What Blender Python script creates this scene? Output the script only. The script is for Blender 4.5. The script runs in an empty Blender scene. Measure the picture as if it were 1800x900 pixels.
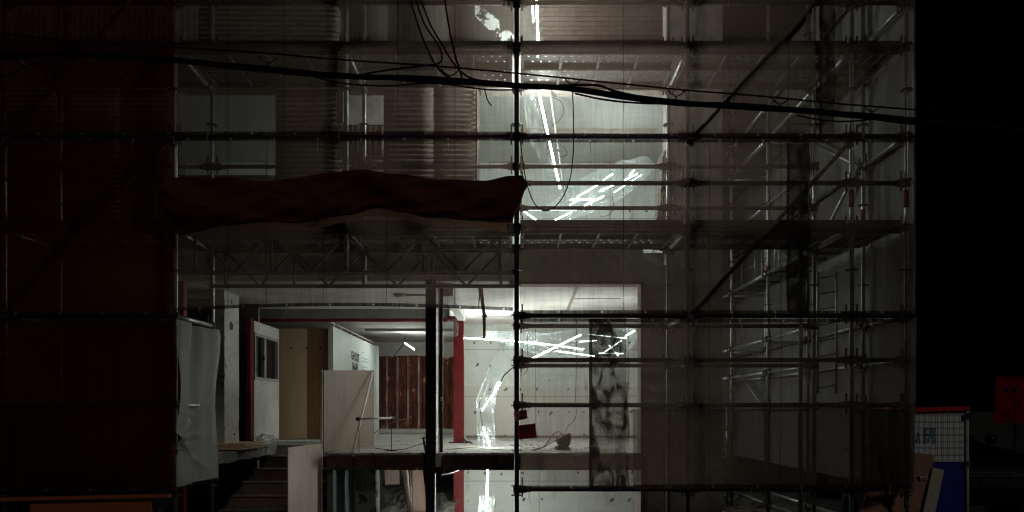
import bpy, bmesh, math, random
from mathutils import Vector, noise

random.seed(7)
S = bpy.context.scene
COL = S.collection
EYE = 1.6
F = 1200.0          # focal length in pixels of the 1800 px wide photograph

# ------------------------------------------------------------------ camera
cam = bpy.data.cameras.new('camera')
cam.sensor_width = 36.0
cam.lens = 24.0
cam.shift_y = 0.15
cam.clip_start = 0.05
cam.clip_end = 2000
co = bpy.data.objects.new('camera', cam)
COL.objects.link(co)
co.location = (0, 0, EYE)
co.rotation_euler = (math.radians(90), 0, 0)
S.camera = co

# ------------------------------------------------------------------ night sky and the faint street light
W = bpy.data.worlds.new('World')
S.world = W
W.use_nodes = True
wn = W.node_tree.nodes
sky = wn.new('ShaderNodeTexSky')
sky.sky_type = 'NISHITA'
sky.sun_disc = False
sky.sun_elevation = math.radians(-9)
sky.sun_rotation = math.radians(150)
bg = wn['Background']
W.node_tree.links.new(sky.outputs[0], bg.inputs[0])
bg.inputs[1].default_value = 0.05
sun = bpy.data.lights.new('street_light', 'SUN')
sun.energy = 0.17
sun.angle = math.radians(6)
sun.color = (1.0, 0.93, 0.84)
so = bpy.data.objects.new('street_light', sun)
COL.objects.link(so)
so.rotation_euler = (math.radians(58), 0, math.radians(28))
so.location = (6, -6, 9)

S.view_settings.view_transform = 'Standard'
S.view_settings.look = 'None'
S.view_settings.exposure = 0.0
S.view_settings.gamma = 1.0
S.view_settings.use_curve_mapping = False
cy = S.cycles
cy.max_bounces = 9
cy.diffuse_bounces = 5
cy.glossy_bounces = 3
cy.transmission_bounces = 4
cy.transparent_max_bounces = 32
cy.use_denoising = True
cy.caustics_reflective = False
cy.caustics_refractive = False
cy.sample_clamp_indirect = 6.0
cy.filter_width = 1.15

TUBE_POWER = 62.0

# ------------------------------------------------------------------ helpers
def P(px, py, Y):
    return Vector(((px - 900) * Y / F, Y, EYE + (720 - py) * Y / F))

def XP(px, Y):
    return (px - 900) * Y / F

def ZP(py, Y):
    return EYE + (720 - py) * Y / F

WORLD = {}

class MB:
    def __init__(self):
        self.v = []; self.f = []; self.sm = []
    def add(self, vs, fs, smooth=False):
        o = len(self.v)
        self.v.extend([Vector(p) for p in vs])
        for q in fs:
            self.f.append([i + o for i in q]); self.sm.append(smooth)
        return self
    def box(self, x0, x1, y0, y1, z0, z1):
        vs = [(x, y, z) for z in (z0, z1) for y in (y0, y1) for x in (x0, x1)]
        self.add(vs, [(0, 2, 3, 1), (4, 5, 7, 6), (0, 1, 5, 4), (2, 6, 7, 3), (0, 4, 6, 2), (1, 3, 7, 5)])
        return self
    def obox(self, a, b, w, h, up=(0, 0, 1), ext=0.0):
        a = Vector(a); b = Vector(b); d = (b - a).normalized(); up = Vector(up)
        s = d.cross(up)
        if s.length < 1e-4: s = d.cross(Vector((1, 0, 0)))
        s.normalize(); t = s.cross(d).normalized()
        a = a - d * ext; b = b + d * ext
        vs = []
        for p in (a, b):
            for i, j in ((-1, -1), (1, -1), (1, 1), (-1, 1)):
                vs.append(p + s * (i * w / 2) + t * (j * h / 2))
        self.add(vs, [(0, 1, 2, 3), (7, 6, 5, 4), (0, 4, 5, 1), (1, 5, 6, 2), (2, 6, 7, 3), (3, 7, 4, 0)])
        return self
    def tube(self, pts, r, n=8, cap=True):
        pts = [Vector(p) for p in pts]
        rs = r if isinstance(r, (list, tuple)) else [r] * len(pts)
        ref = None; vs = []; fs = []
        for i, p in enumerate(pts):
            if i == 0: d = pts[1] - p
            elif i == len(pts) - 1: d = p - pts[i - 1]
            else: d = pts[i + 1] - pts[i - 1]
            d = d.normalized() if d.length > 1e-9 else Vector((0, 0, 1))
            if ref is None:
                ref = d.cross(Vector((0, 0, 1)) if abs(d.z) < .9 else Vector((1, 0, 0))).normalized()
            ref = (ref - d * ref.dot(d))
            ref = ref.normalized() if ref.length > 1e-6 else d.orthogonal().normalized()
            b = d.cross(ref)
            for k in range(n):
                a = 2 * math.pi * k / n
                vs.append(p + (ref * math.cos(a) + b * math.sin(a)) * rs[i])
        for i in range(len(pts) - 1):
            for k in range(n):
                k2 = (k + 1) % n
                fs.append((i * n + k, i * n + k2, (i + 1) * n + k2, (i + 1) * n + k))
        self.add(vs, fs, True)
        if cap:
            o = len(self.v) - len(vs)
            self.f.append([o + k for k in reversed(range(n))]); self.sm.append(False)
            o2 = o + (len(pts) - 1) * n
            self.f.append([o2 + k for k in range(n)]); self.sm.append(False)
        return self
    def grid(self, fn, nu, nv, smooth=True, skip=None):
        vs = [fn(i / nu, j / nv) for j in range(nv + 1) for i in range(nu + 1)]
        fs = []
        for j in range(nv):
            for i in range(nu):
                if skip and skip(i, j): continue
                a = j * (nu + 1) + i
                fs.append((a, a + 1, a + nu + 2, a + nu + 1))
        return self.add(vs, fs, smooth)
    def prism(self, outline, y0, y1):
        """outline: (x, z) list seen from the front; extruded from y0 back to y1"""
        n = len(outline)
        vs = [(x, y0, z) for x, z in outline] + [(x, y1, z) for x, z in outline]
        fs = [tuple(range(n)), tuple(reversed(range(n, 2 * n)))]
        for i in range(n):
            j = (i + 1) % n
            fs.append((i, i + n, j + n, j))
        return self.add(vs, fs)
    def build(self, name, mat, parent=None, loc=None, thick=0.0, bevel=0.0):
        me = bpy.data.meshes.new(name)
        if loc is None:
            xs = [p.x for p in self.v]; ys = [p.y for p in self.v]; zs = [p.z for p in self.v]
            loc = Vector(((min(xs) + max(xs)) / 2, (min(ys) + max(ys)) / 2, min(zs)))
        else:
            loc = Vector(loc)
        me.from_pydata([tuple(p - loc) for p in self.v], [], self.f)
        me.polygons.foreach_set('use_smooth', self.sm)
        me.update()
        if not name.startswith(('net', 'film')) and thick == 0.0:
            bm = bmesh.new(); bm.from_mesh(me)
            bmesh.ops.recalc_face_normals(bm, faces=bm.faces)
            bm.to_mesh(me); bm.free()
        me.materials.append(mat)
        o = bpy.data.objects.new(name, me)
        COL.objects.link(o)
        place(o, loc, parent)
        if thick:
            m = o.modifiers.new('thickness', 'SOLIDIFY'); m.thickness = thick; m.offset = 0
        if bevel:
            m = o.modifiers.new('bevel', 'BEVEL'); m.width = bevel; m.segments = 1; m.limit_method = 'ANGLE'
        return o

def place(o, loc, parent=None):
    loc = Vector(loc)
    WORLD[o.name] = loc
    if parent is not None:
        o.parent = parent
        o.location = loc - WORLD[parent.name]
    else:
        o.location = loc

def dup(src, loc, parent=None):
    c = src.copy()
    COL.objects.link(c)
    c.parent = None
    place(c, loc, parent)
    return c

def thing(name, label, cat, loc, group=None):
    o = bpy.data.objects.new(name, None)
    o.empty_display_size = 0.1
    COL.objects.link(o)
    place(o, loc)
    o['label'] = label; o['category'] = cat
    if group: o['group'] = group
    return o

def tag(o, label, cat, group=None):
    o['label'] = label; o['category'] = cat
    if group: o['group'] = group
    return o

def nz(x, y=0.0, z=0.0):
    return noise.noise(Vector((x, y, z)))

# ------------------------------------------------------------------ materials
def newmat(name):
    m = bpy.data.materials.new(name); m.use_nodes = True
    nt = m.node_tree
    for n in list(nt.nodes): nt.nodes.remove(n)
    out = nt.nodes.new('ShaderNodeOutputMaterial')
    return m, nt, out

def lk(nt, a, b): nt.links.new(a, b)

def math_node(nt, op, a, b=None, c=None):
    n = nt.nodes.new('ShaderNodeMath'); n.operation = op
    for i, q in enumerate((a, b, c)):
        if q is None: continue
        if isinstance(q, (int, float)): n.inputs[i].default_value = q
        else: lk(nt, q, n.inputs[i])
    return n.outputs[0]

def mixcol(nt, fac, a, b):
    n = nt.nodes.new('ShaderNodeMix'); n.data_type = 'RGBA'
    if isinstance(fac, (int, float)): n.inputs[0].default_value = fac
    else: lk(nt, fac, n.inputs[0])
    for i, q in ((6, a), (7, b)):
        if isinstance(q, tuple): n.inputs[i].default_value = (*q, 1)
        else: lk(nt, q, n.inputs[i])
    return n.outputs[2]

def noise_fac(nt, scale, lo, hi, detail=5, vec=None, stretch=None, rough=.6, dist=0.0):
    pos = vec
    if pos is None:
        g = nt.nodes.new('ShaderNodeNewGeometry'); pos = g.outputs['Position']
    if stretch:
        vm = nt.nodes.new('ShaderNodeVectorMath'); vm.operation = 'MULTIPLY'
        lk(nt, pos, vm.inputs[0]); vm.inputs[1].default_value = stretch; pos = vm.outputs[0]
    n = nt.nodes.new('ShaderNodeTexNoise')
    n.inputs['Scale'].default_value = scale; n.inputs['Detail'].default_value = detail
    n.inputs['Roughness'].default_value = rough; n.inputs['Distortion'].default_value = dist
    lk(nt, pos, n.inputs['Vector'])
    r = nt.nodes.new('ShaderNodeMapRange')
    r.inputs[1].default_value = lo; r.inputs[2].default_value = hi
    lk(nt, n.outputs[0], r.inputs[0])
    return r.outputs[0], n.outputs[0]

def surf(name, c1, c2, scale=4, lo=.35, hi=.65, rough=.7, bump=.15, metallic=0.0, stretch=None,
         spots=None, spot_scale=6, spot_lo=.64, spot_hi=.68, c3=None, bscale=None):
    m, nt, out = newmat(name)
    b = nt.nodes.new('ShaderNodeBsdfPrincipled')
    f, raw = noise_fac(nt, scale, lo, hi, stretch=stretch)
    c = mixcol(nt, f, c1, c2)
    if c3:
        f3, _ = noise_fac(nt, scale * 4.3, .45, .7, stretch=stretch)
        c = mixcol(nt, math_node(nt, 'MULTIPLY', f3, .6), c, c3)
    if spots:
        fs, _ = noise_fac(nt, spot_scale, spot_lo, spot_hi, detail=6)
        c = mixcol(nt, fs, c, spots)
    lk(nt, c, b.inputs['Base Color'])
    b.inputs['Roughness'].default_value = rough
    b.inputs['Metallic'].default_value = metallic
    b.inputs['Specular IOR Level'].default_value = .3
    if bump:
        fb, rb = noise_fac(nt, bscale or scale * 6, 0, 1, detail=6, stretch=stretch)
        bp = nt.nodes.new('ShaderNodeBump'); bp.inputs['Strength'].default_value = bump
        bp.inputs['Distance'].default_value = .02
        lk(nt, rb, bp.inputs['Height']); lk(nt, bp.outputs[0], b.inputs['Normal'])
    lk(nt, b.outputs[0], out.inputs[0])
    return m

def wood(name, c1, c2, rough=.6, scale=3, vert=True):
    return surf(name, c1, c2, scale=scale, lo=.3, hi=.7, rough=rough, bump=.06,
                stretch=(9, 9, .5) if vert else (.5, 9, 9), spots=tuple(x * .55 for x in c2), spot_scale=7, spot_lo=.66, spot_hi=.74)

def form_wall(name, base, dark, line_z=.9, line_x=1.8, z0=0.0, tint=None, tlev=0.0):
    """board-formed painted concrete: cast joint lines, rows of tie holes, stains (wear of the wall itself)"""
    m, nt, out = newmat(name)
    b = nt.nodes.new('ShaderNodeBsdfPrincipled')
    g = nt.nodes.new('ShaderNodeNewGeometry')
    sp = nt.nodes.new('ShaderNodeSeparateXYZ'); lk(nt, g.outputs['Position'], sp.inputs[0])
    X, Z = sp.outputs[0], sp.outputs[2]
    f, _ = noise_fac(nt, 1.3, .35, .7)
    c = mixcol(nt, f, base, tuple(x * .8 for x in base))
    f2, _ = noise_fac(nt, 22, .62, .72, detail=7)
    c = mixcol(nt, math_node(nt, 'MULTIPLY', f2, .7), c, dark)
    fr, _ = noise_fac(nt, 2.4, .6, .78, stretch=(1.6, 1, .5))
    c = mixcol(nt, math_node(nt, 'MULTIPLY', fr, .8), c, tuple(0.5 * x for x in base[:1]) + (base[1] * .42, base[2] * .33))
    # joint lines
    def line(q, period, off, w):
        s = math_node(nt, 'ADD', q, off)
        s = math_node(nt, 'DIVIDE', s, period)
        s = math_node(nt, 'FRACT', s)
        return math_node(nt, 'LESS_THAN', s, w / period)
    ln = math_node(nt, 'MAXIMUM', line(Z, line_z, 10 - z0, .012), line(X, line_x, 10.35, .012))
    c = mixcol(nt, math_node(nt, 'MULTIPLY', ln, .55), c, dark)
    # tie holes: dots on a lattice, some missing
    def cell(q, period, off):
        s = math_node(nt, 'DIVIDE', math_node(nt, 'ADD', q, off), period)
        return math_node(nt, 'ABSOLUTE', math_node(nt, 'SUBTRACT', math_node(nt, 'FRACT', s), .5))
    wob, _ = noise_fac(nt, 3.0, -.0, 1.0)
    dx = math_node(nt, 'MULTIPLY', cell(math_node(nt, 'ADD', X, math_node(nt, 'MULTIPLY', wob, .34)), .3, 10.0), .3)
    dz = math_node(nt, 'MULTIPLY', cell(math_node(nt, 'ADD', Z, math_node(nt, 'MULTIPLY', wob, .16)), .45, 10.0 - z0), .45)
    d2 = math_node(nt, 'ADD', math_node(nt, 'POWER', dx, 2.0), math_node(nt, 'MULTIPLY', math_node(nt, 'POWER', dz, 2.0), .5))
    dot = math_node(nt, 'LESS_THAN', d2, .00045)
    keep, _ = noise_fac(nt, 2.1, .47, .5, detail=1)
    dot = math_node(nt, 'MULTIPLY', dot, keep)
    c = mixcol(nt, math_node(nt, 'MULTIPLY', dot, .85), c, tuple(x * .5 for x in dark))
    if tint:
        below = math_node(nt, 'LESS_THAN', Z, tlev)
        c = mixcol(nt, math_node(nt, 'MULTIPLY', below, .75), c, mixcol(nt, f2, tint, tuple(x * .75 for x in tint)))
        c = mixcol(nt, math_node(nt, 'MULTIPLY', dot, .8), c, tuple(x * .5 for x in dark))
        c = mixcol(nt, math_node(nt, 'MULTIPLY', ln, .5), c, dark)
    lk(nt, c, b.inputs['Base Color'])
    b.inputs['Roughness'].default_value = .75
    b.inputs['Specular IOR Level'].default_value = .2
    hgt = math_node(nt, 'SUBTRACT', noise_fac(nt, 14, 0, 1)[1], math_node(nt, 'ADD', ln, dot))
    bp = nt.nodes.new('ShaderNodeBump'); bp.inputs['Strength'].default_value = .25; bp.inputs['Distance'].default_value = .01
    lk(nt, hgt, bp.inputs['Height']); lk(nt, bp.outputs[0], b.inputs['Normal'])
    lk(nt, b.outputs[0], out.inputs[0])
    return m

def plain(name, c, rough=.5, metallic=0.0):
    return surf(name, c, tuple(x * .75 for x in c), scale=9, rough=rough, metallic=metallic, bump=.05)

def net_mat(name, col, open_, vary=0.0, front=None, lo=.4, hi=.6, scale=3.0, stretch=(1, 1, .4), open2=None):
    """woven net: the open share lets light straight through, the yarn reflects and passes some light on"""
    m, nt, out = newmat(name)
    tr = nt.nodes.new('ShaderNodeBsdfTransparent')
    df = nt.nodes.new('ShaderNodeBsdfDiffuse'); df.inputs[0].default_value = (*(front or col), 1)
    tl = nt.nodes.new('ShaderNodeBsdfTranslucent'); tl.inputs[0].default_value = (*col, 1)
    mx = nt.nodes.new('ShaderNodeMixShader'); mx.inputs[0].default_value = .5
    lk(nt, df.outputs[0], mx.inputs[1]); lk(nt, tl.outputs[0], mx.inputs[2])
    m2 = nt.nodes.new('ShaderNodeMixShader')
    # weave: slight vertical and horizontal irregularity of the yarn density
    fa, _ = noise_fac(nt, 40, .3, .7, stretch=(1, 1, .06), detail=2)
    fb, _ = noise_fac(nt, 55, .3, .7, stretch=(.06, .06, 1), detail=2)
    w = math_node(nt, 'MULTIPLY', math_node(nt, 'SUBTRACT', math_node(nt, 'ADD', fa, math_node(nt, 'MULTIPLY', fb, .45)), .725), .11)
    base = 1 - open_
    if open2 is not None and vary:
        _, fv = noise_fac(nt, scale, lo, hi, detail=1.2, stretch=stretch, rough=.45, dist=.5)
        sn = math_node(nt, 'MULTIPLY', math_node(nt, 'SINE', math_node(nt, 'MULTIPLY', fv, vary)), .55)
        _, fw = noise_fac(nt, scale * 2.1, 0, 1, detail=2.5, stretch=stretch, rough=.5, dist=1.2)
        sn = math_node(nt, 'ADD', sn, math_node(nt, 'MULTIPLY', math_node(nt, 'SUBTRACT', fw, .5), 5.5))
        sn = math_node(nt, 'ADD', sn, math_node(nt, 'MULTIPLY', math_node(nt, 'SUBTRACT', noise_fac(nt, 40, 0, 1, detail=3)[1], .5), .8))
        r = nt.nodes.new('ShaderNodeMapRange'); lk(nt, sn, r.inputs[0]); r.inputs[1].default_value = -.75; r.inputs[2].default_value = .75
        r.inputs[3].default_value = 1 - open_; r.inputs[4].default_value = 1 - open2
        base = r.outputs[0]
    elif open2 is not None:
        fv, _ = noise_fac(nt, scale, lo, hi, detail=2.5, stretch=stretch, rough=.5, dist=1.6)
        r = nt.nodes.new('ShaderNodeMapRange'); lk(nt, fv, r.inputs[0])
        r.inputs[3].default_value = 1 - open_; r.inputs[4].default_value = 1 - open2
        base = r.outputs[0]
    fac = math_node(nt, 'ADD', w, base)
    fac = math_node(nt, 'MINIMUM', math_node(nt, 'MAXIMUM', fac, 0.0), 1.0)
    lk(nt, fac, m2.inputs[0])
    lk(nt, tr.outputs[0], m2.inputs[1]); lk(nt, mx.outputs[0], m2.inputs[2])
    lk(nt, m2.outputs[0], out.inputs[0])
    return m

def film_mat(name, clear=.82, tint=(.8, .9, .92)):
    m, nt, out = newmat(name)
    tr = nt.nodes.new('ShaderNodeBsdfTransparent'); tr.inputs[0].default_value = (.97, .99, .99, 1)
    gl = nt.nodes.new('ShaderNodeBsdfGlossy'); gl.inputs[0].default_value = (*tint, 1); gl.inputs['Roughness'].default_value = .36
    tl = nt.nodes.new('ShaderNodeBsdfTranslucent'); tl.inputs[0].default_value = (*tint, 1)
    mx = nt.nodes.new('ShaderNodeMixShader'); mx.inputs[0].default_value = .72
    lk(nt, gl.outputs[0], mx.inputs[1]); lk(nt, tl.outputs[0], mx.inputs[2])
    f, _ = noise_fac(nt, 9, .4, .75, detail=4)
    lw = nt.nodes.new('ShaderNodeLayerWeight'); lw.inputs[0].default_value = .35
    fac = math_node(nt, 'ADD', math_node(nt, 'MULTIPLY', f, (1 - clear)), math_node(nt, 'MULTIPLY', lw.outputs['Facing'], (1 - clear) * 1.8))
    m2 = nt.nodes.new('ShaderNodeMixShader')
    lk(nt, fac, m2.inputs[0]); lk(nt, tr.outputs[0], m2.inputs[1]); lk(nt, mx.outputs[0], m2.inputs[2])
    lk(nt, m2.outputs[0], out.inputs[0])
    return m

def emit(name, col, s):
    m, nt, out = newmat(name)
    e = nt.nodes.new('ShaderNodeEmission'); e.inputs[0].default_value = (*col, 1); e.inputs[1].default_value = s
    lk(nt, e.outputs[0], out.inputs[0])
    return m

M = {}
M['asphalt'] = surf('asphalt', (.05, .05, .05), (.09, .088, .083), 3, rough=.9, bump=.4, spots=(.14, .135, .125), spot_scale=12)
M['earth'] = surf('earth', (.06, .052, .045), (.14, .125, .11), 5, rough=.95, bump=.8, spots=(.25, .24, .22), spot_scale=20)
M['steel'] = surf('galvanised_steel', (.52, .53, .54), (.36, .365, .37), 9, rough=.40, metallic=.8, bump=.05, spots=(.12, .09, .075), spot_scale=14)
M['dull_steel'] = surf('dark_steel', (.10, .085, .08), (.05, .04, .036), 7, rough=.65, metallic=.4, bump=.08)  # darker steel: the unlit look of the front tubes is put into its colour
M['lattice'] = surf('lattice_steel', (.20, .19, .18), (.13, .12, .115), 7, rough=.7, metallic=.2, bump=.05)
M['deck'] = surf('deck_steel', (.17, .165, .155), (.10, .095, .088), 5, rough=.55, metallic=.3, bump=.05, stretch=(.6, 3, 3))
M['red_paint'] = surf('red_paint', (.22, .016, .018), (.13, .011, .012), 4, rough=.5, bump=.1, spots=(.20, .12, .11), spot_scale=14, spot_lo=.65, spot_hi=.70, c3=(.10, .012, .012))
M['red_rust'] = surf('red_primer_beam', (.085, .02, .018), (.05, .014, .012), 5, rough=.7, bump=.3, spots=(.14, .11, .10), spot_scale=11)
M['black_steel'] = surf('black_steel', (.012, .010, .011), (.02, .016, .017), 6, rough=.55, bump=.05)
M['pale_frame'] = plain('pale_frame', (.80, .63, .62), .5)
M['wall_white'] = form_wall('painted_concrete_wall', (.66, .68, .63), (.12, .115, .10), z0=.15, tint=(.55, .51, .46), tlev=2.05)
M['wall_low'] = form_wall('stained_concrete_wall', (.66, .66, .61), (.13, .12, .10), z0=.5)
M['wall_up'] = form_wall('upper_concrete_wall', (.80, .85, .815), (.17, .15, .13), line_z=1.2, line_x=2.4, z0=.4)
M['ceiling'] = surf('plaster_ceiling', (.76, .73, .69), (.60, .57, .53), 1.8, rough=.85, bump=.3, spots=(.3, .27, .24), spot_scale=7, spot_lo=.64, spot_hi=.74)
M['ceiling_up'] = surf('upper_ceiling', (.40, .435, .41), (.345, .375, .355), 1.6, rough=.85, bump=.12, spots=(.34, .31, .28), spot_scale=7, spot_lo=.7, spot_hi=.76)
M['stain'] = surf('rust_line', (.40, .34, .31), (.30, .235, .21), 7, rough=.9, bump=.1)
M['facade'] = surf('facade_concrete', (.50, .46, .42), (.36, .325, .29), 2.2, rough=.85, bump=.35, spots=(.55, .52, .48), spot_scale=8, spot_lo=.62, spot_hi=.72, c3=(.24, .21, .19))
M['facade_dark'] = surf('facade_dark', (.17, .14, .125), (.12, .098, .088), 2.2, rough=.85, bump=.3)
M['reveal'] = surf('reveal_plaster', (.36, .27, .25), (.27, .19, .175), 5, rough=.85, bump=.2)
M['broken'] = surf('broken_concrete', (.27, .225, .195), (.16, .125, .105), 14, rough=.95, bump=.9)
M['floor'] = surf('dusty_concrete_floor', (.42, .40, .37), (.28, .265, .245), 2.6, rough=.9, bump=.5, spots=(.10, .095, .088), spot_scale=15, spot_lo=.64, spot_hi=.7, c3=(.5, .485, .46))
M['slab_edge'] = surf('slab_edge', (.10, .055, .047), (.055, .032, .028), 6, rough=.9, bump=.7, spots=(.28, .25, .23), spot_scale=13, spot_lo=.64, spot_hi=.7)
M['slab_grey'] = surf('rough_slab', (.36, .345, .32), (.24, .225, .21), 8, rough=.95, bump=.8)
M['clad'] = surf('corrugated_cladding', (.31, .26, .225), (.21, .165, .14), 3, rough=.85, bump=.1, metallic=0.0, stretch=(1.5, 1, 3), spots=(.11, .08, .07), spot_scale=10)
M['rust'] = surf('rusty_sheet', (.065, .022, .015), (.20, .062, .036), 6, rough=.8, bump=.5, stretch=(2, 1, .7), spots=(.60, .24, .14), spot_scale=5, spot_lo=.62, spot_hi=.66)
M['rust_ridge'] = surf('rusty_ridge', (.55, .42, .36), (.20, .10, .08), 5, rough=.6, bump=.2, stretch=(1, 1, .5))
M['ply'] = wood('plywood', (.68, .50, .33), (.55, .40, .255))
M['ply_brown'] = wood('brown_plywood', (.27, .14, .068), (.20, .10, .05))
M['ply_pale'] = wood('pale_plywood', (.45, .335, .28), (.34, .25, .205))
M['ply_grey'] = wood('greyed_plywood', (.235, .18, .14), (.165, .125, .098))
M['ply_red'] = wood('reddish_plywood', (.36, .17, .11), (.24, .105, .07))
M['ply_cream'] = wood('cream_plywood', (.46, .44, .35), (.36, .34, .27))
M['orange_board'] = wood('orange_board', (.42, .12, .045), (.33, .09, .035), vert=False)
M['stick'] = plain('pale_stick', (.86, .80, .73), .6)
M['edge'] = plain('board_edge', (.60, .55, .49), .6)
M['white_panel'] = surf('white_panel', (.76, .84, .78), (.70, .78, .72), 1.5, rough=.55, bump=.03)
M['white_wall'] = surf('white_render', (.74, .74, .70), (.56, .55, .51), 2.4, rough=.85, bump=.5, spots=(.10, .09, .08), spot_scale=13, spot_lo=.62, spot_hi=.67, c3=(.62, .60, .55))
M['grey_wall'] = surf('grey_render', (.27, .27, .26), (.19, .19, .18), 3, rough=.85, bump=.2)
M['alu'] = plain('window_aluminium', (.50, .50, .49), .45)
M['glass_dark'] = plain('dark_window_glass', (.012, .015, .013), .08)
M['green_strip'] = plain('green_curtain', (.075, .12, .06), .8)
M['stair'] = surf('stair_concrete', (.19, .125, .105), (.13, .085, .07), 5, rough=.9, bump=.4)
M['stair_top'] = surf('stair_tread', (.17, .15, .13), (.11, .095, .085), 5, rough=.9, bump=.3)
M['pillar'] = surf('peeling_pillar', (.20, .205, .205), (.13, .13, .13), 6, rough=.9, bump=.4, spots=(.025, .024, .024), spot_scale=7, spot_lo=.54, spot_hi=.58)
M['brick'] = surf('old_brick', (.17, .115, .098), (.12, .08, .07), 11, rough=.9, bump=.3)
M['mortar'] = surf('mortar', (.24, .22, .20), (.18, .165, .15), 12, rough=.95, bump=.3)
M['ink'] = plain('black_ink', (.01, .01, .012), .6)
M['ink_grey'] = plain('grey_ink', (.23, .26, .24), .6)
M['cable'] = surf('cable_rubber', (.0025, .0025, .0025), (.0018, .0018, .0018), 9, rough=.95, bump=0)
M['cable_tan'] = plain('tan_cord', (.30, .215, .12), .6)
M['rag'] = surf('dark_cloth', (.085, .070, .06), (.055, .045, .04), 8, rough=.95, bump=.5)
M['strip'] = plain('brown_strip', (.26, .13, .045), .5)
M['lath'] = wood('old_lath', (.22, .13, .075), (.12, .07, .04), scale=6)
M['net'] = net_mat('scaffold_net', (.25, .18, .14), .53, front=(.05, .032, .025))
M['net_dark'] = net_mat('shaded_scaffold_net', (.10, .027, .015), .15, front=(.06, .012, .006))  # same net darkened: the unlit left side is put into colour and openness
M['net_dim'] = net_mat('second_net_layer', (.07, .045, .033), .50, front=(.04, .022, .016))
M['net_side'] = net_mat('grey_scaffold_net', (.38, .37, .35), .10)
M['net_hem'] = net_mat('net_hem', (.045, .028, .024), .10)
M['net_flap'] = net_mat('grey_net_flap', (.62, .62, .59), .10)
M['net_moire'] = net_mat('doubled_net', (.05, .04, .034), .93, open2=.05, vary=40.0, scale=2.3, stretch=(1.35, 1, .62))
M['net_band'] = net_mat('doubled_net_band', (.03, .022, .018), .50, open2=.10, vary=40.0, scale=2.6, stretch=(1, 1, .7))
M['roll'] = surf('dark_red_canvas', (.12, .030, .014), (.06, .014, .007), 3, rough=.85, bump=.3, stretch=(.7, 2, 2))
M['roll_edge'] = net_mat('canvas_edge', (.20, .12, .08), .02, front=(.07, .03, .02))
M['film'] = film_mat('clear_film', .915)
M['film_mesh'] = film_mat('bubble_film', .86, (.62, .66, .64))
M['bag'] = film_mat('thin_bag', .45, (.8, .8, .78))
M['lit'] = emit('lit_tube', (.93, 1.0, .935), TUBE_POWER)
M['lit_strong'] = emit('bright_lit_tube', (.93, 1.0, .935), TUBE_POWER * 5.7)
M['lit_low'] = emit('low_lit_tube', (.93, 1.0, .935), TUBE_POWER * 2.4)
M['lit_mid'] = emit('middling_lit_tube', (.93, 1.0, .935), TUBE_POWER * 2.1)
M['lit_thin'] = emit('thin_lit_tube', (.93, 1.0, .935), TUBE_POWER * 3.1)
M['lit_main'] = emit('main_lit_tube', (.93, 1.0, .935), TUBE_POWER * 2.3)
M['lit_soft'] = emit('dim_tube', (.90, 1.0, .95), TUBE_POWER * .28)
M['unlit'] = plain('unlit_tube', (.26, .26, .255), .3)
M['cap'] = plain('tube_cap', (.5, .5, .48), .4, .6)
M['sign_red'] = surf('red_plate', (.85, .085, .045), (.72, .06, .035), 12, rough=.5, bump=.05)
M['sign_dim'] = surf('faded_red_plate', (.72, .24, .20), (.60, .18, .15), 12, rough=.5, bump=.05)
M['board_white'] = surf('white_hoarding', (.80, .83, .84), (.70, .74, .75), 3, rough=.4, bump=.03)
M['board_old'] = surf('old_grey_board', (.24, .24, .23), (.17, .17, .165), 3, rough=.6, bump=.05)
M['board_blue'] = plain('blue_panel', (.02, .025, .30), .5)
M['logo_blue'] = plain('blue_print', (.22, .34, .52), .5)
M['board_red'] = plain('red_rail', (.60, .018, .03), .45)
M['wire'] = plain('dark_wire', (.035, .035, .035), .5, .4)
M['sticker'] = plain('pink_sticker', (.62, .50, .48), .5)
M['sticker_red'] = plain('sticker_red', (.40, .04, .04), .5)
M['lit_red'] = emit('backlit_red', (1.0, .01, .02), .009)
M['car'] = plain('black_car_paint', (.0015, .0015, .002), .35)
M['chrome'] = plain('chrome', (.45, .48, .52), .15, 1.0)
M['plate'] = plain('number_plate', (.025, .035, .04), .4)
M['lamp_glass'] = plain('headlamp_glass', (.10, .13, .16), .1, .4)
M['tyre'] = plain('tyre_rubber', (.008, .008, .008), .9)
M['leaf'] = surf('leaf', (.045, .09, .03), (.03, .06, .02), 9, rough=.6, bump=0)
M['debris'] = surf('rubble', (.24, .225, .205), (.13, .12, .11), 9, rough=.95, bump=.6)
M['crumb'] = surf('plaster_crumb', (.40, .385, .36), (.27, .255, .235), 9, rough=.95, bump=.4)
M['straw'] = plain('dry_stem', (.42, .38, .27), .8)

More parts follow.
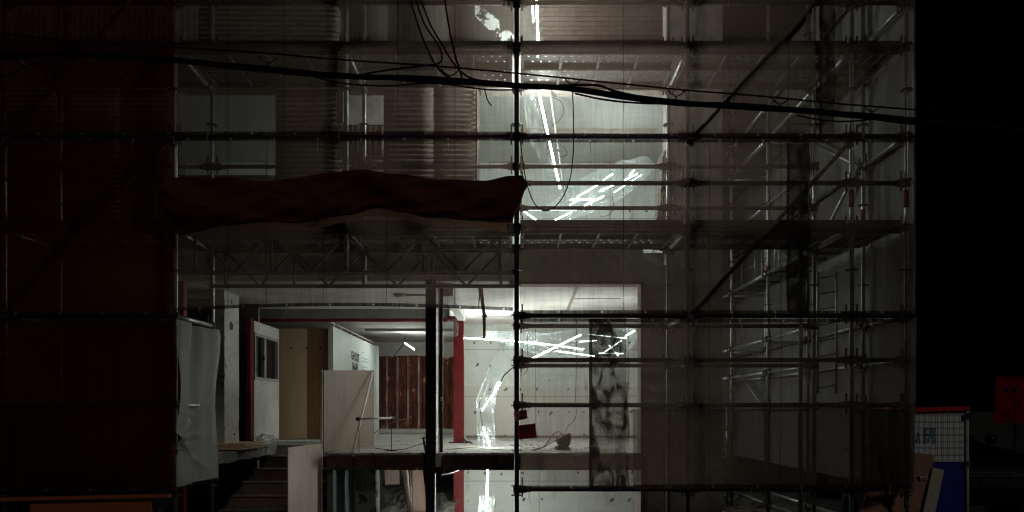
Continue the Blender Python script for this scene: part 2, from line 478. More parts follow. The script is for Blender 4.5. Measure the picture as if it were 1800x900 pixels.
# frosted window film, torn in patches
def torn_mat():
    m, nt, out = newmat('torn_window_film')
    df = nt.nodes.new('ShaderNodeBsdfDiffuse'); df.inputs[0].default_value = (.33, .32, .29, 1)
    tl = nt.nodes.new('ShaderNodeBsdfTranslucent'); tl.inputs[0].default_value = (.33, .32, .285, 1)
    mx = nt.nodes.new('ShaderNodeMixShader'); mx.inputs[0].default_value = .6
    lk(nt, df.outputs[0], mx.inputs[1]); lk(nt, tl.outputs[0], mx.inputs[2])
    tr = nt.nodes.new('ShaderNodeBsdfTransparent')
    f, _ = noise_fac(nt, 5.2, .475, .49, detail=7, rough=.66)
    g = nt.nodes.new('ShaderNodeNewGeometry')
    sp = nt.nodes.new('ShaderNodeSeparateXYZ'); lk(nt, g.outputs['Position'], sp.inputs[0])
    # tear runs down to the right across the right end of the pane
    a = P(838, 16, 8.7); b = P(896, 72, 8.7)
    d = (b - a); L = math.hypot(d.x, d.z); nx, nzz = -d.z / L, d.x / L
    t = math_node(nt, 'ADD', math_node(nt, 'MULTIPLY', math_node(nt, 'SUBTRACT', sp.outputs[0], a.x), nx),
                  math_node(nt, 'MULTIPLY', math_node(nt, 'SUBTRACT', sp.outputs[2], a.z), nzz))
    near = math_node(nt, 'LESS_THAN', math_node(nt, 'ABSOLUTE', t), .085)
    inx = math_node(nt, 'GREATER_THAN', sp.outputs[0], a.x - .02)
    fac = math_node(nt, 'MULTIPLY', math_node(nt, 'MULTIPLY', near, inx), f)
    m2 = nt.nodes.new('ShaderNodeMixShader')
    lk(nt, fac, m2.inputs[0]); lk(nt, mx.outputs[0], m2.inputs[1]); lk(nt, tr.outputs[0], m2.inputs[2])
    lk(nt, m2.outputs[0], out.inputs[0])
    return m
M['torn'] = torn_mat()

# ------------------------------------------------------------------ ground
YF = 8.6            # street face of the building
YB = 13.2           # white rear wall
YR = 16.5           # rusty wall at the very back
Z1 = 1.05           # raised ground floor
Z1B = .87
ZC = 3.25           # its ceiling
Z2 = 3.62           # first floor
ZC2 = 5.74
Z3 = 6.10
ZT = 9.0
XR = XP(1270, YF)   # right corner of the building
XO = XP(1131, YF)   # right jamb of the ground floor opening
XO2 = XP(1171, YF)  # right jamb of the upper opening
XL2 = XP(845, YF)   # left jamb of the upper opening
XLF = XP(312, YF)   # left end of the shop opening

def gz(x, y): return 0.0
g = MB(); g.box(-300, 300, -60, 500, -3.0, -2.0)
# ground as one sheet with a pit under the building
g = MB()
def rect(mb, x0, x1, y0, y1, z):
    mb.add([(x0, y0, z), (x1, y0, z), (x1, y1, z), (x0, y1, z)], [(0, 1, 2, 3)])
PX0, PX1, PY0, PY1, PZ = -.95, XR - .12, YF - .02, YB + .35, -.55
for (a, b, c, d) in ((-400, PX0, -40, 600), (PX1, 400, -40, 600), (PX0, PX1, -40, PY0), (PX0, PX1, PY1, 600)):
    rect(g, a, b, c, d, 0.0)
rect(g, PX0, PX1, PY0, PY1, PZ)
for (p, q) in (((PX0, PY0), (PX1, PY0)), ((PX1, PY0), (PX1, PY1)), ((PX1, PY1), (PX0, PY1)), ((PX0, PY1), (PX0, PY0))):
    g.add([(p[0], p[1], PZ), (q[0], q[1], PZ), (q[0], q[1], 0), (p[0], p[1], 0)], [(0, 1, 2, 3)])
o = g.build('ground', M['asphalt'], loc=(0, 0, 0)); o['kind'] = 'structure'
g = MB()
g.grid(lambda u, v: Vector((2.72 + u * 1.9, 7.4 + v * 7, .006 + .05 * max(0, nz(u * 6, v * 18)) + .02 * abs(nz(u * 23, v * 70)))), 24, 70)
o = g.build('dirt_strip', M['earth'], loc=(3, 9, 0)); o['kind'] = 'structure'

# ------------------------------------------------------------------ building
B = thing('building', 'gutted concrete building under renovation lit inside by white tubes', 'building', (-2, YF, 0))

def part(name, mat, *boxes, parent=None, bevel=0.0):
    m = MB()
    for b in boxes: m.box(*b)
    return m.build(name, mat, parent or B, bevel=bevel)

XW = -9.2           # far left end of the building
# ground floor slab (raised floor), with the stairwell cut out of its front left
SX0, SX1, SY1 = -3.74, XP(575, YF), 10.7
part('slab', M['floor'], (SX1, XR - .2, YF + .02, YR + .3, Z1B, Z1))
part('slab', M['floor'], (XW, SX1, SY1, YR + .3, Z1B + .001, Z1 - .001))
# ragged left landing
lo = MB()
def landing(u, v):
    y = YF - .05 + v * (SY1 - YF + .05)
    x = XLF - .6 + u * (SX0 + .06 + .05 * nz(v * 14) - XLF + .6)
    return Vector((x, y, Z1 + .012 * nz(u * 9, v * 9)))
lo.grid(landing, 10, 30)
o = lo.build('landing', M['floor'], B)
lo = MB()
for k in range(26):
    y0 = YF - .05 + k * (SY1 - YF + .05) / 26; y1 = y0 + (SY1 - YF + .05) / 26
    e0 = SX0 + .06 + .05 * nz(k / 26 * 14); e1 = SX0 + .06 + .05 * nz((k + 1) / 26 * 14)
    b0 = Z1 - .13 - .05 * abs(nz(k * .9)); b1 = Z1 - .13 - .05 * abs(nz((k + 1) * .9))
    lo.add([(e0, y0, Z1), (e1, y1, Z1), (e1 - .02, y1, b1), (e0 - .02, y0, b0)], [(0, 1, 2, 3)])
    lo.add([(e0 - .02, y0, b0), (e1 - .02, y1, b1), (e1 - .5, y1, b1), (e0 - .5, y0, b0)], [(0, 1, 2, 3)])
fx0, fx1 = XLF - .2, SX0 + .06
for k in range(12):
    x0 = fx0 + (fx1 - fx0) * k / 12; x1 = fx0 + (fx1 - fx0) * (k + 1) / 12
    b0 = Z1 - .14 - .05 * abs(nz(k * 1.3, 5)); b1 = Z1 - .14 - .05 * abs(nz((k + 1) * 1.3, 5))
    lo.add([(x0, YF - .05, Z1), (x1, YF - .05, Z1), (x1, YF - .03, b1), (x0, YF - .03, b0)], [(0, 1, 2, 3)])
lo.build('broken_edge', M['slab_grey'], B)
# dark primed edge beam of the slab, in lengths, with crumbling concrete along the top
xs = [SX1, XP(622, YF), XP(660, YF), XP(684, YF), XP(748, YF)]
for a, b in zip(xs[:-1], xs[1:]):
    part('edge_beam', M['slab_edge'], (a + .004, b - .004, YF - .03, YF + .018, Z1B - .03, Z1 - .02), bevel=.006)
part('edge_beam', M['slab_edge'], (XP(778, YF), XO, YF - .03, YF + .018, Z1B - .03, Z1 - .02), bevel=.006)
cr = MB()
for k in range(150):
    x = SX1 + random.random() * (XO - SX1)
    if XP(744, YF) < x < XP(780, YF): continue
    s = random.uniform(.006, .028)
    y = YF + random.uniform(-.03, .06); z = Z1 - .008
    vs = [Vector((x, y, z)) + Vector((random.uniform(-1, 1) * s * 1.8, random.uniform(-1, 1) * s, random.uniform(-.4, .8) * s)) for _ in range(6)]
    cr.add(vs, [(0, 1, 2), (0, 2, 3), (0, 3, 4), (1, 2, 5), (2, 3, 5), (3, 4, 5), (0, 1, 4), (1, 4, 5)])
o = cr.build('crumbled_edge', M['slab_grey'], B); o['kind'] = 'stuff'

# ceilings and upper floors
part('ceiling', M['ceiling'], (XW, XR - .2, YF + .19, YR + .3, ZC, ZC + .06))
part('floor_slab', M['facade'], (XW, XR - .21, YF + .19, YR + .3, ZC + .062, Z2))
part('ceiling', M['ceiling_up'], (XW, XR - .2, YF + .19, YR + .3, ZC2, ZC2 + .06))
part('floor_slab', M['facade'], (XW, XR - .21, YF + .19, YR + .3, ZC2 + .062, Z3))
part('roof_slab', M['facade'], (XW, XR, YF, YR + .5, ZT, ZT + .2))
# outer walls
def holed(name, mat, x0, x1, y0, y1, z0, z1, holes):
    # wall running back from the street with window openings (y0, y1, z0, z1) one above the other
    bs = []; zc = z0
    for (a, b, c, d) in holes:
        bs.append((x0, x1, y0, y1, zc, c)); bs.append((x0, x1, y0, a, c, d)); bs.append((x0, x1, b, y1, c, d)); zc = d
    bs.append((x0, x1, y0, y1, zc, z1))
    return part(name, mat, *bs)
HOLES = [(9.0, 12.5, 1.12, 3.18), (9.0, 10.75, 3.95, 5.6), (8.95, 10.2, 6.5, 8.6)]
holed('side_wall', M['facade'], XR - .2, XR, YF + .22, YR + .5, -.6, ZT, HOLES)
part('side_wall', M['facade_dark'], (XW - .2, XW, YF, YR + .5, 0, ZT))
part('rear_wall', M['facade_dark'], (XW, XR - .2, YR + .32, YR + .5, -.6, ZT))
# street face
part('pier', M['facade'], (XO, XR, YF, YF + .2, -.6, Z2 - .2))
part('pier', M['facade'], (XO2, XR, YF, YF + .2, Z2 - .2, ZT))
part('spandrel', M['facade'], (XLF, XO, YF + .002, YF + .18, ZC - .03, Z2))
part('spandrel', M['facade'], (XL2, XO2, YF + .002, YF + .18, ZC2 - .12, Z3))
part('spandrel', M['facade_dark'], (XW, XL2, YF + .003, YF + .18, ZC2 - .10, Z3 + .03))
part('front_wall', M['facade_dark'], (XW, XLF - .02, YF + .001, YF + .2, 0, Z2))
part('jamb', M['reveal'], (XO - .035, XO - .001, YF - .01, YF + .22, -.5, ZC - .03))
part('jamb', M['reveal'], (XP(1028, YF) - .95, XO - .036, YF - .008, YF + .2, ZC - .07, ZC - .031))
part('pipe', M['reveal'], (XO + .01, XO + .05, YF - .03, YF - .002, -.4, 1.0))

# ragged broken right jamb of the upper opening
bj = MB()
random.seed(3)
def jag(v):
    z = Z2 + v * 1.25
    return XO2 - .02 - .17 * max(0, 1 - v * 1.02) * (0.65 + .5 * nz(v * 5.0, 2)) - .03 * abs(nz(v * 23, 4))
for k in range(40):
    v0, v1 = k / 40, (k + 1) / 40
    z0, z1 = Z2 + v0 * 1.25, Z2 + v1 * 1.25
    a0, a1 = jag(v0), jag(v1)
    q0, q1 = .05 * nz(v0 * 17, 8), .05 * nz(v1 * 17, 8)
    bj.add([(a0, YF + .02 + q0, z0), (a1, YF + .02 + q1, z1), (XO2 + .02, YF - .012, z1), (XO2 + .02, YF - .012, z0)], [(0, 1, 2, 3)])
    bj.add([(a0, YF + .02 + q0, z0), (a1, YF + .02 + q1, z1), (a1 + .03 * nz(k, 3), YF + .21, z1), (a0 + .03 * nz(k - 1, 3), YF + .21, z0)], [(0, 1, 2, 3)])
bj.build('broken_jamb', M['broken'], B)

# upper storey wall with two windows cut through it, corrugated cladding in front
W1 = (XP(315, YF), XP(487, YF), ZP(310, YF), ZP(160, YF))
W2 = (XP(604, YF), XP(676, YF), ZP(219, YF), ZP(160, YF))
ztop = ZC2 - .10
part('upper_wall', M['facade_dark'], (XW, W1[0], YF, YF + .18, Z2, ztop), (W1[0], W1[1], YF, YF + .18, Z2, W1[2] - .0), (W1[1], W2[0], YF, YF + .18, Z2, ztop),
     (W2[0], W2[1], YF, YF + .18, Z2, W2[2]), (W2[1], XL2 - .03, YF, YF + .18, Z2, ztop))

def corr(x0, x1, z0, z1, y, pitch=.0635, amp=.012, horiz=True, rag=.008, parent=None, mat=None, name='cladding_sheet'):
    m = MB(); seed = random.random() * 50
    if horiz:
        n = max(2, int((z1 - z0) / pitch * 8)); nu = max(2, int((x1 - x0) / .15))
        def fn(u, v):
            z = z0 + v * (z1 - z0)
            x = x0 + u * (x1 - x0)
            if u in (0.0, 1.0): x += rag * nz(v * n * .9, seed)
            return Vector((x, y - amp * math.sin(2 * math.pi * z / pitch) + .004 * nz(x * 2, z * 2, seed), z))
        m.grid(fn, nu, n)
    else:
        n = max(2, int((x1 - x0) / pitch * 8)); nv = max(2, int((z1 - z0) / .15))
        def fn(u, v):
            x = x0 + u * (x1 - x0); z = z0 + v * (z1 - z0)
            if v in (0.0, 1.0): z += rag * nz(u * n * .9, seed)
            return Vector((x, y - amp * math.sin(2 * math.pi * x / pitch), z))
        m.grid(fn, n, nv)
    return m.build(name, mat or M['clad'], parent or B, thick=.0025)

YC = YF - .05
cx = [XP(110, YC), XP(212, YC), W1[0]]
for a, b in zip(cx[:-1], cx[1:]): corr(a, b, Z2 + .02, ztop, YC)
corr(W1[0], W1[1], Z2 + .02, W1[2], YC); 
corr(W1[1], W2[0] - .0, Z2 + .02, ztop, YC - .004)
corr(W2[0], W2[1], W2[2] - .42, W2[2] - .045, YC - .016, horiz=False, rag=.01, pitch=.075)
corr(W2[0] + .002, W2[1], Z2 + .02, W2[2] - .36, YC)
corr(W2[1], XP(762, YC), Z2 + .02, ztop, YC - .003); corr(XP(760, YC), XL2 - .03, Z2 + .02, ztop, YC)
corr(W2[0] - .07, W2[0] + .03, W2[2] - .02, W2[3] + .04, YC - .03, horiz=False, pitch=.04, rag=.02)
corr(XP(836, YC), XL2 - .012, Z2 + .3, ztop - .05, YC - .02, horiz=False, pitch=.05, amp=.008, rag=.02)
corr(XW, XP(112, YC), Z2 + .02, ztop, YC)
# second upper storey: cladding below, lit window cuts above, film covered pane beside the opening
zc3 = ZP(7, YC)
corr(XP(0, YC) - .6, XP(350, YC), Z3 + .03, zc3, YC, horiz=False, pitch=.075, amp=.014, rag=.012)
corr(XP(350, YC), XP(600, YC), Z3 + .03, zc3 + 1.3, YC - .006)
part('upper_wall', M['facade_dark'], (XW, XP(75, YF), YF + .03, YF + .18, Z3 + .03, ZT), (XP(75, YF), XP(345, YF), YF + .03, YF + .18, Z3 + .03, zc3 - .03),
     (XP(345, YF), XP(612, YF), YF + .03, YF + .18, Z3 + .03, ZT), (XP(130, YF), XP(185, YF), YF + .04, YF + .17, zc3 - .03, ZT))
xp = [XP(612, YF), XP(700, YF), XP(800, YF), XL2 + .42]
for i, (a, b) in enumerate(zip(xp[:-1], xp[1:])):
    fr = part('window_frame', M['dull_steel'], (a, a + .03, YF + .06, YF + .12, Z3, ZT), (a + .03, b, YF + .06, YF + .12, Z3, Z3 + .04))
    m = MB(); m.grid(lambda u, v: Vector((a + .03 + u * (b - a - .03), YF + .09, Z3 + .04 + v * (ZT - Z3 - .04))), 2, 2)
    m.build('window_pane', M['torn'], fr, loc=((a + b) / 2, YF + .09, Z3 + .04), thick=.004)

# brick wall seen through the top opening, brick by brick where it shows
YK = 9.7
bw = part('brick_wall', M['mortar'], (XP(1004, YK) - .9, XR - .22, YK + .012, YK + .2, Z3, ZT))
bm_ = MB(); bm_.box(-.095, .095, -.008, .02, -.0285, .0285)
brick0 = None; nb = 0
random.seed(11)
for r in range(19):
    z = ZP(92, YK) + r * .067
    if z > ZP(-12, YK): break
    for c in range(9):
        x = XP(955, YK) + c * .2 + (.1 if r % 2 else 0)
        if x > XP(1183, YK) : continue
        p = (x, YK + random.uniform(-.004, .004), z)
        if brick0 is None:
            brick0 = bm_.build('brick', M['brick'], None, loc=(0, 0, 0)); place(brick0, p, bw)
        else: dup(brick0, p, bw)
        nb += 1

part('partition_wall', M['wall_up'], (XP(612, YF), XP(905, 9.6), 9.55, 9.62, Z3, ZT))  # added white wall, close behind the torn film so its gaps look bright
# added white panel, tilted to catch tube light and brighten the small cut window
n_ = Vector((.45, -.75, -.48)).normalized(); c_ = P(640, 190, 8.93); eye_ = Vector((0, 0, EYE))
q_ = []
for (px, py) in ((598, 226), (684, 226), (684, 156), (598, 156)):
    d_ = Vector(((px - 900) / F, 1, (720 - py) / F)); q_.append(eye_ + d_ * (n_.dot(c_ - eye_) / n_.dot(d_)))
m = MB(); m.add(q_ + [p - n_ * .02 for p in q_], [(0, 1, 2, 3), (7, 6, 5, 4), (0, 4, 5, 1), (1, 5, 6, 2), (2, 6, 7, 3), (3, 7, 4, 0)])
m.build('bounce_panel', plain('bounce_panel_white', (.84, .84, .81), .7), B)
# rear walls
part('rear_wall_panel', M['wall_white'], (XP(816, YB), XR - .21, YB, YB + .15, Z1, ZC))
part('rear_wall_panel', M['wall_low'], (XP(814, 11.4), XR - .21, 11.4, 11.55, PZ, Z1B - .002))
part('skirting', M['broken'], (XP(820, YB), XR - .22, YB - .02, YB - .002, Z1, Z1 + .05))
part('rear_wall_panel', M['wall_up'], (XW, XR - .245, 11.45, 11.6, Z2, ZC2 - .002))
part('rear_wall_panel', M['wall_up'], (XW, XR - .21, YB - 1.0, YB - .9, Z3, ZT))
holed('side_lining', M['wall_white'], XR - .24, XR - .202, YF + .23, YB, Z1, ZC, HOLES[:1])
part('side_lining', M['wall_low'], (XR - .24, XR - .202, YF + .23, YB, PZ, Z1B))
holed('side_lining', M['wall_up'], XR - .24, XR - .202, YF + .23, YB, Z2, ZC2, HOLES[1:2])
part('rear_wall_panel', M['ceiling'], (-4.5, XP(816, YB), YR + .2, YR + .3, 0, ZC))

# rust marks of removed partitions across the ceilings
def mark(x0, x1, y, w, z): return (x0, x1, y, y + w, z - .006, z + .002)
def ymark(py, z): return (z - EYE) * F / (720 - py)
y_a = ymark(226, ZC2); y_b = ymark(284, ZC2)
part('ceiling_mark', M['stain'], mark(XP(905, y_a), XP(1156, y_a), y_a, .10, ZC2))
part('ceiling_mark', M['stain'], mark(XP(860, y_b), XP(1110, y_b), y_b, .11, ZC2))
y_c = ymark(524, ZC)
part('ceiling_mark', M['stain'], mark(XP(1010, y_c), XO - .05, y_c, .06, ZC))
y_d = ymark(556, ZC)
part('ceiling_mark', M['stain'], mark(XP(838, y_d), XP(900, y_d), y_d, .05, ZC))
m = MB(); a = Vector((XP(1017, 8.9), 8.9, ZC - .003)); yb_ = ymark(546, ZC); b = Vector((XP(997, yb_), yb_, ZC - .003))
m.obox(a, b, .045, .02); m.build('conduit', M['stain'], B)

# concrete down-stand beams and the red steel frame inside
part('beam', M['white_wall'], (XP(779, 8.8) , XP(779, 8.8) + .125, YF + .2, 11.2, 3.06, ZC - .002))
part('beam', M['grey_wall'], (-4.5, XP(790, 11.3), 11.21, 11.42, 3.10, ZC - .002))
YS = 11.3
def column(px, w=.16, z0=0.0, z1=3.07, y=YS, mat=None):
    x = XP(px, y); t = .018
    return part('column', mat or M['red_paint'], (x - w / 2, x + w / 2, y - w / 2, y - w / 2 + t, z0, z1), (x - w / 2, x + w / 2, y + w / 2 - t, y + w / 2, z0, z1),
                (x - t / 2, x + t / 2, y - w / 2 + t, y + w / 2 - t, z0, z1))
c1 = column(806.5, z0=-.5)
part('base_plate', M['red_rust'], (XP(806.5, YS) - .16, XP(806.5, YS) + .16, YS - .16, YS + .16, Z1 + .001, Z1 + .012), parent=c1)
part('cap_plate', M['red_paint'], (XP(806.5, YS) - .17, XP(806.5, YS) + .09, YS - .13, YS + .13, 3.071, 3.13), parent=c1)
part('steel_beam', M['red_paint'], (XP(443.5, YS) + .07, XP(806.5, YS) - .175, YS - .06, YS + .06, 3.055, 3.097))
part('column', M['red_paint'], (XP(312, 8.55), XP(326, 8.55), 8.5, 8.59, 0, 3.2))
# black H column of the shopfront with its pale frame strip
YH = 8.62
hc = part('column', M['black_steel'], (XP(750, YH), XP(766, YH), YH - .11, YH + .02, 0, 3.22), (XP(772.3, 8.8), XP(778.5, 8.8), 8.785, 8.83, Z1, 3.22),
          (XP(766, YH) + .001, -.955, 8.641, 8.784, Z1 + .003, 3.215))
part('frame_strip', M['pale_frame'], (-.952, -.942, 8.50, 8.78, Z1 + .002, 3.21), parent=hc)
part('latch', M['edge'], (XP(776, YH), XP(780, YH), YH - .13, YH - .101, ZP(705, YH), ZP(698, YH)), parent=hc)
part('bracket', M['black_steel'], (XP(747, YH), XP(781, YH), YH - .13, YH - .111, Z1B - .06, Z1B + .02), parent=hc)

# rusty trapezoid sheets of the back wall, one part per sheet with a paler ridge
pw = .256; random.seed(5)
for k in range(10):
    x = XP(662, YR) + k * pw
    top = ZP(627, YR) + random.uniform(-.03, .03)
    m = MB()
    prof = [(0, 0), (.03, -.05), (.085, -.05), (.10, -.015), (.15, -.015), (.165, -.05), (.20, -.05), (.235, 0), (pw, 0)]
    n = len(prof); vs = []; fs = []
    nv = 16
    for j in range(nv + 1):
        for (dx, dy) in prof:
            z = Z1 + (top - Z1) * j / nv
            vs.append((x + dx, YR + dy + .012 * nz(x * 3 + dx * 9, z * 3), z + (.02 * nz(dx * 40, k) if j == nv else 0)))
    for j in range(nv):
        for i in range(n - 1):
            a = j * n + i; fs.append((a, a + 1, a + n + 1, a + n))
    m.add(vs, fs)
    s = m.build('rusty_sheet', M['rust'], B, thick=.004)
    if k in (0, 1, 2, 3, 4, 8):
        part('ridge', M['rust_ridge'], (x + .0 - .022, x + .024, YR - .062, YR - .0, Z1 + .01, top - .03), parent=s)
part('kick_board', M['ceiling'], (XP(664, YR), XP(816, YB), YR - .16, YR - .08, Z1, Z1 + .09))
part('ceiling_joint', M['grey_wall'], (-3.0, XP(800, 14.0), 13.9, 14.0, ZC - .05, ZC - .002))

# window wall behind the left red column
XV = -3.86
wz0, wz1 = 2.05, 2.76
part('side_wall', M['white_wall'], (XV - .12, XV, 10.22, 11.31, Z1, wz0), (XV - .12, XV, 10.22, 11.31, wz1, 2.93), (XV - .12, XV - .002, 11.261, 11.309, wz0 - .01, wz1 + .01))
wf = part('window_frame', M['alu'], (XV - .07, XV + .012, 10.23, 11.26, wz0 + .001, wz0 + .045), (XV - .07, XV + .012, 10.23, 11.26, wz1 - .05, wz1 - .001),
          (XV - .07, XV + .014, 10.61, 10.69, wz0 + .046, wz1 - .051), (XV - .07, XV + .012, 11.22, 11.26, wz0 + .046, wz1 - .051), (XV - .07, XV + .012, 10.23, 10.26, wz0 + .046, wz1 - .051))
part('window_pane', M['glass_dark'], (XV - .05, XV - .04, 10.26, 10.61, wz0 + .046, wz1 - .051), parent=wf)
part('window_pane', M['glass_dark'], (XV - .05, XV - .04, 10.69, 11.22, wz0 + .046, wz1 - .051), parent=wf)
part('curtain', M['green_strip'], (XV - .038, XV - .032, 10.34, 10.45, wz0 + .05, wz1 - .055), parent=wf)
part('catch', M['ink'], (XV - .0, XV + .03, 10.55, 10.60, 2.36, 2.42), parent=wf)
part('column', M['red_paint'], (-3.92, -3.86, 10.08, 10.2, Z1, 2.95))
# white wall end with a round hole, facing the room
XQ, qy0, qy1 = -3.96, 9.40, 9.90
pm = MB(); n = 20; hcy, hcz, hr = 9.63, ZP(573, 9.63), .062
ring = [(hcy + hr * 1.1 * math.cos(2 * math.pi * k / n), hcz + hr * math.sin(2 * math.pi * k / n)) for k in range(n)]
def outer(k):
    a = 2 * math.pi * k / n; dx, dz = math.cos(a), math.sin(a); L = 9e9
    for lim, d in ((qy1 - hcy, dx), (hcy - qy0, -dx), (.2, -dz), (.2, dz)):
        if d > 1e-6: L = min(L, lim / d)
    return (hcy + dx * L, hcz + dz * L)
outr = [outer(k) for k in range(n)]
pm.add([(XQ, y, z) for y, z in ring] + [(XQ, y, z) for y, z in outr] + [(XQ - .12, y, z) for y, z in ring],
       [(k, (k + 1) % n, n + (k + 1) % n, n + k) for k in range(n)] + [(k, 2 * n + k, 2 * n + (k + 1) % n, (k + 1) % n) for k in range(n)])
def qe(z, e): return .022 * nz(z * 9, e) + .012 * nz(z * 31, e)
for z0, z1 in ((Z1, hcz - .2), (hcz + .2, ZC - .003)):
    nn = 24
    pm.grid(lambda u, v: Vector((XQ + .0005, (qy0 + qe(z0 + v * (z1 - z0), 1)) * (1 - u) + (qy1 + qe(z0 + v * (z1 - z0), 7)) * u, z0 + v * (z1 - z0))), 3, nn, smooth=False)
pm.box(XQ - .2, XQ - .121, qy0 + .02, qy1 - .02, Z1, ZC - .003)
pm.box(XQ - .12, XQ - .001, qy0 + .015, qy0 + .03, Z1, ZC - .004); pm.box(XQ - .12, XQ - .001, qy1 - .03, qy1 - .015, Z1, ZC - .004)
pm.build('wall_end', M['white_wall'], B)
part('side_wall', M['facade_dark'], (XP(380, 10.3) - .6, XP(395, 10.1) - .004, 10.15, 10.32, Z1, ZC - .003))
part('side_wall', M['facade_dark'], (XP(420, 10.3) - .3, -3.95, 10.62, 10.70, Z1, ZC - .003))
# wall under the landing and the stairs
part('stair_wall', M['grey_wall'], (XP(322, 9) - .3, XP(452, 10.3), 10.3, 10.4, 0, Z1B - .03))
st = MB().box(SX0 - .3, SX1, SY1 + .001, SY1 + .06, -.0, Z1B - .001).build('staircase', M['stair'], B)
for i in range(6):
    z1 = Z1 - .17 * (i + 1); y0 = SY1 - .25 * (i + 1)
    x0 = SX0 - .06 - .065 * i
    s = MB().box(x0, SX1 - .03, y0 + .012, SY1 - .25 * i + .012, max(0, z1 - .17), z1 - .012).build('step', M['stair'], st)
    MB().box(x0 - .01, SX1 - .03, y0 - .006, SY1 - .25 * i + .008, z1 - .011, z1 + .004).build('tread', M['stair_top'], st)
# basement: peeling pillar under the slab, darker side room
part('pillar', M['pillar'], (XP(629, 9.2), XP(664, 9.2), 9.06, 9.34, 0, Z1B - .002))
part('stair_side', plain('teal_wall', (.085, .12, .118), .8), (SX1 - .02, SX1 + .055, 8.67, SY1 + .05, 0, Z1B - .004))
part('partition_wall', M['facade_dark'], (-3.2, XP(816, YB), 13.0, 13.1, 0, Z1B - .002))
# ------------------------------------------------------------------ partitions, boards and loose things of the ground floor
def board(name, label, pts, thick, mat, cat='board', group=None, edge=None, parent=None):
    """pts: outline of the front face as world points; pushed back along its normal"""
    pts = [Vector(p) for p in pts]
    n = (pts[1] - pts[0]).cross(pts[2] - pts[1]).normalized()
    if n.y < 0: n = -n
    q = [p + n * thick for p in pts]
    k = len(pts); m = MB()
    m.add(pts + q, [tuple(range(k)), tuple(reversed(range(k, 2 * k)))] + [(i, i + k, (i + 1) % k + k, (i + 1) % k) for i in range(k)])
    o = m.build(name, mat, parent)
    if label: tag(o, label, cat, group)
    if edge:
        e = MB()
        for (i, j) in edge:
            d = (pts[j] - pts[i]).normalized(); inw = n.cross(d)
            e.obox(pts[i] + n * thick / 2, pts[j] + n * thick / 2, thick * 1.5, thick * 1.2, up=n)
        e.build('edge_strip', M['edge'], o)
    return o

Y1, Y2 = 11.6, 15.4
XG = XP(584, Y1)
gp = thing('lettered_partition', 'pale green white partition with black lettering beside the plywood wall', 'partition', (XG, Y1, Z1))
MB().box(XG - .06, XG, Y1, Y2, Z1, 3.02).build('panel', M['white_panel'], gp)
MB().box(XG - .062, XG + .02, Y1 - .02, Y1 - .001, Z1, 3.03).build('end_strip', M['edge'], gp)
MB().box(XG - .05, XG + .045, Y2 + .001, Y2 + .06, Z1, 3.03).build('end_post', M['white_panel'], gp)
MB().box(XG - .055, XG - .02, Y1, Y2, 3.08, 3.10).build('top_rail', M['edge'], gp)
for k in range(9):
    y = Y1 + .2 + k * (Y2 - Y1 - .3) / 8
    MB().box(XG - .055, XG - .02, y - .03, y + .03, 3.021, 3.079).build('stud', M['ply_pale'], gp)

def text_mesh(s, size, wobble=0.0, offset=0.0):
    cu = bpy.data.curves.new('text', 'FONT'); cu.body = s; cu.size = size; cu.align_x = 'LEFT'
    cu.offset = offset; cu.resolution_u = 4
    t = bpy.data.objects.new('text', cu); COL.objects.link(t)
    dg = bpy.context.evaluated_depsgraph_get()
    me = bpy.data.meshes.new_from_object(t.evaluated_get(dg))
    vs = [v.co.copy() for v in me.vertices]; fs = [list(p.vertices) for p in me.polygons]
    bpy.data.objects.remove(t); bpy.data.curves.remove(cu); bpy.data.meshes.remove(me)
    return vs, fs

def lettering(s, size, fn, mat, parent, name='lettering', offset=0.0, sx=1.0):
    vs, fs = text_mesh(s, size, offset=offset)
    m = MB(); m.add([fn(v.x * sx, v.y) for v in vs], fs)
    return m.build(name, mat, parent)

# the two words stand on the corridor side, reading away from the street
def yat(px): return XG * F / (px - 900)
ya = yat(617)
def wob(x, y): return .012 * math.sin(x * 23) + .02 * y * math.sin(x * 9)
yl = ya
zl = ZP(630.5, ya); zl2 = ZP(651, ya)
lettering('GHOST', .205, lambda x, y: Vector((XG + .004, yl + x + .012 * math.sin(y * 30), zl + y * 1.1 - .04 * x)), M['ink'], gp, offset=.006, sx=1.0)
lettering('BAR', .225, lambda x, y: Vector((XG + .004, yl + .10 + x + .012 * math.sin(y * 30), zl2 + y)), M['ink'], gp, offset=.007, sx=1.12)
random.seed(9)
for k in range(9):
    z = ZP(628, ya) + .17 - k * .058
    if k in (1, 4): continue
    y0 = yl + .95; L = .22 if k == 0 else random.uniform(.55, .75)
    MB().box(XG + .001, XG + .004, y0, y0 + L, z, z + .010).build('small_print', M['ink_grey'], gp)

# plywood wall: two brown boards
pb = thing('plywood_wall', 'tall brown plywood wall left of the white lettered partition', 'partition', (XP(535, Y1), Y1, Z1 + .05))
MB().box(XP(491, Y1), XP(538, Y1), Y1 + .03, Y1 + .045, Z1 + .05, 2.98).build('plywood_board', M['ply'], pb)
MB().box(XP(538, Y1) + .003, XG - .07, Y1 + .05, Y1 + .065, Z1 + .05, 2.985).build('plywood_board', M['ply_brown'], pb)
MB().box(XP(489, Y1), XP(491, Y1) - .001, Y1, Y1 + .06, Z1 + .03, 3.0).build('edge_strip', M['ply_red'], pb)
for k, pxx in enumerate((511, 538.5, 563)):
    MB().tube([(XP(pxx, Y1), Y1 + .02, ZP(612, Y1)), (XP(pxx, Y1), Y1 + .032, ZP(612, Y1))], .016, 8).build('knot_hole', M['ink'], pb)
o = MB().box(XP(486, 11.3), XP(580, 11.3), 11.0, 11.5, Z1 + .002, Z1 + .045).build('floor_board', M['white_wall'])
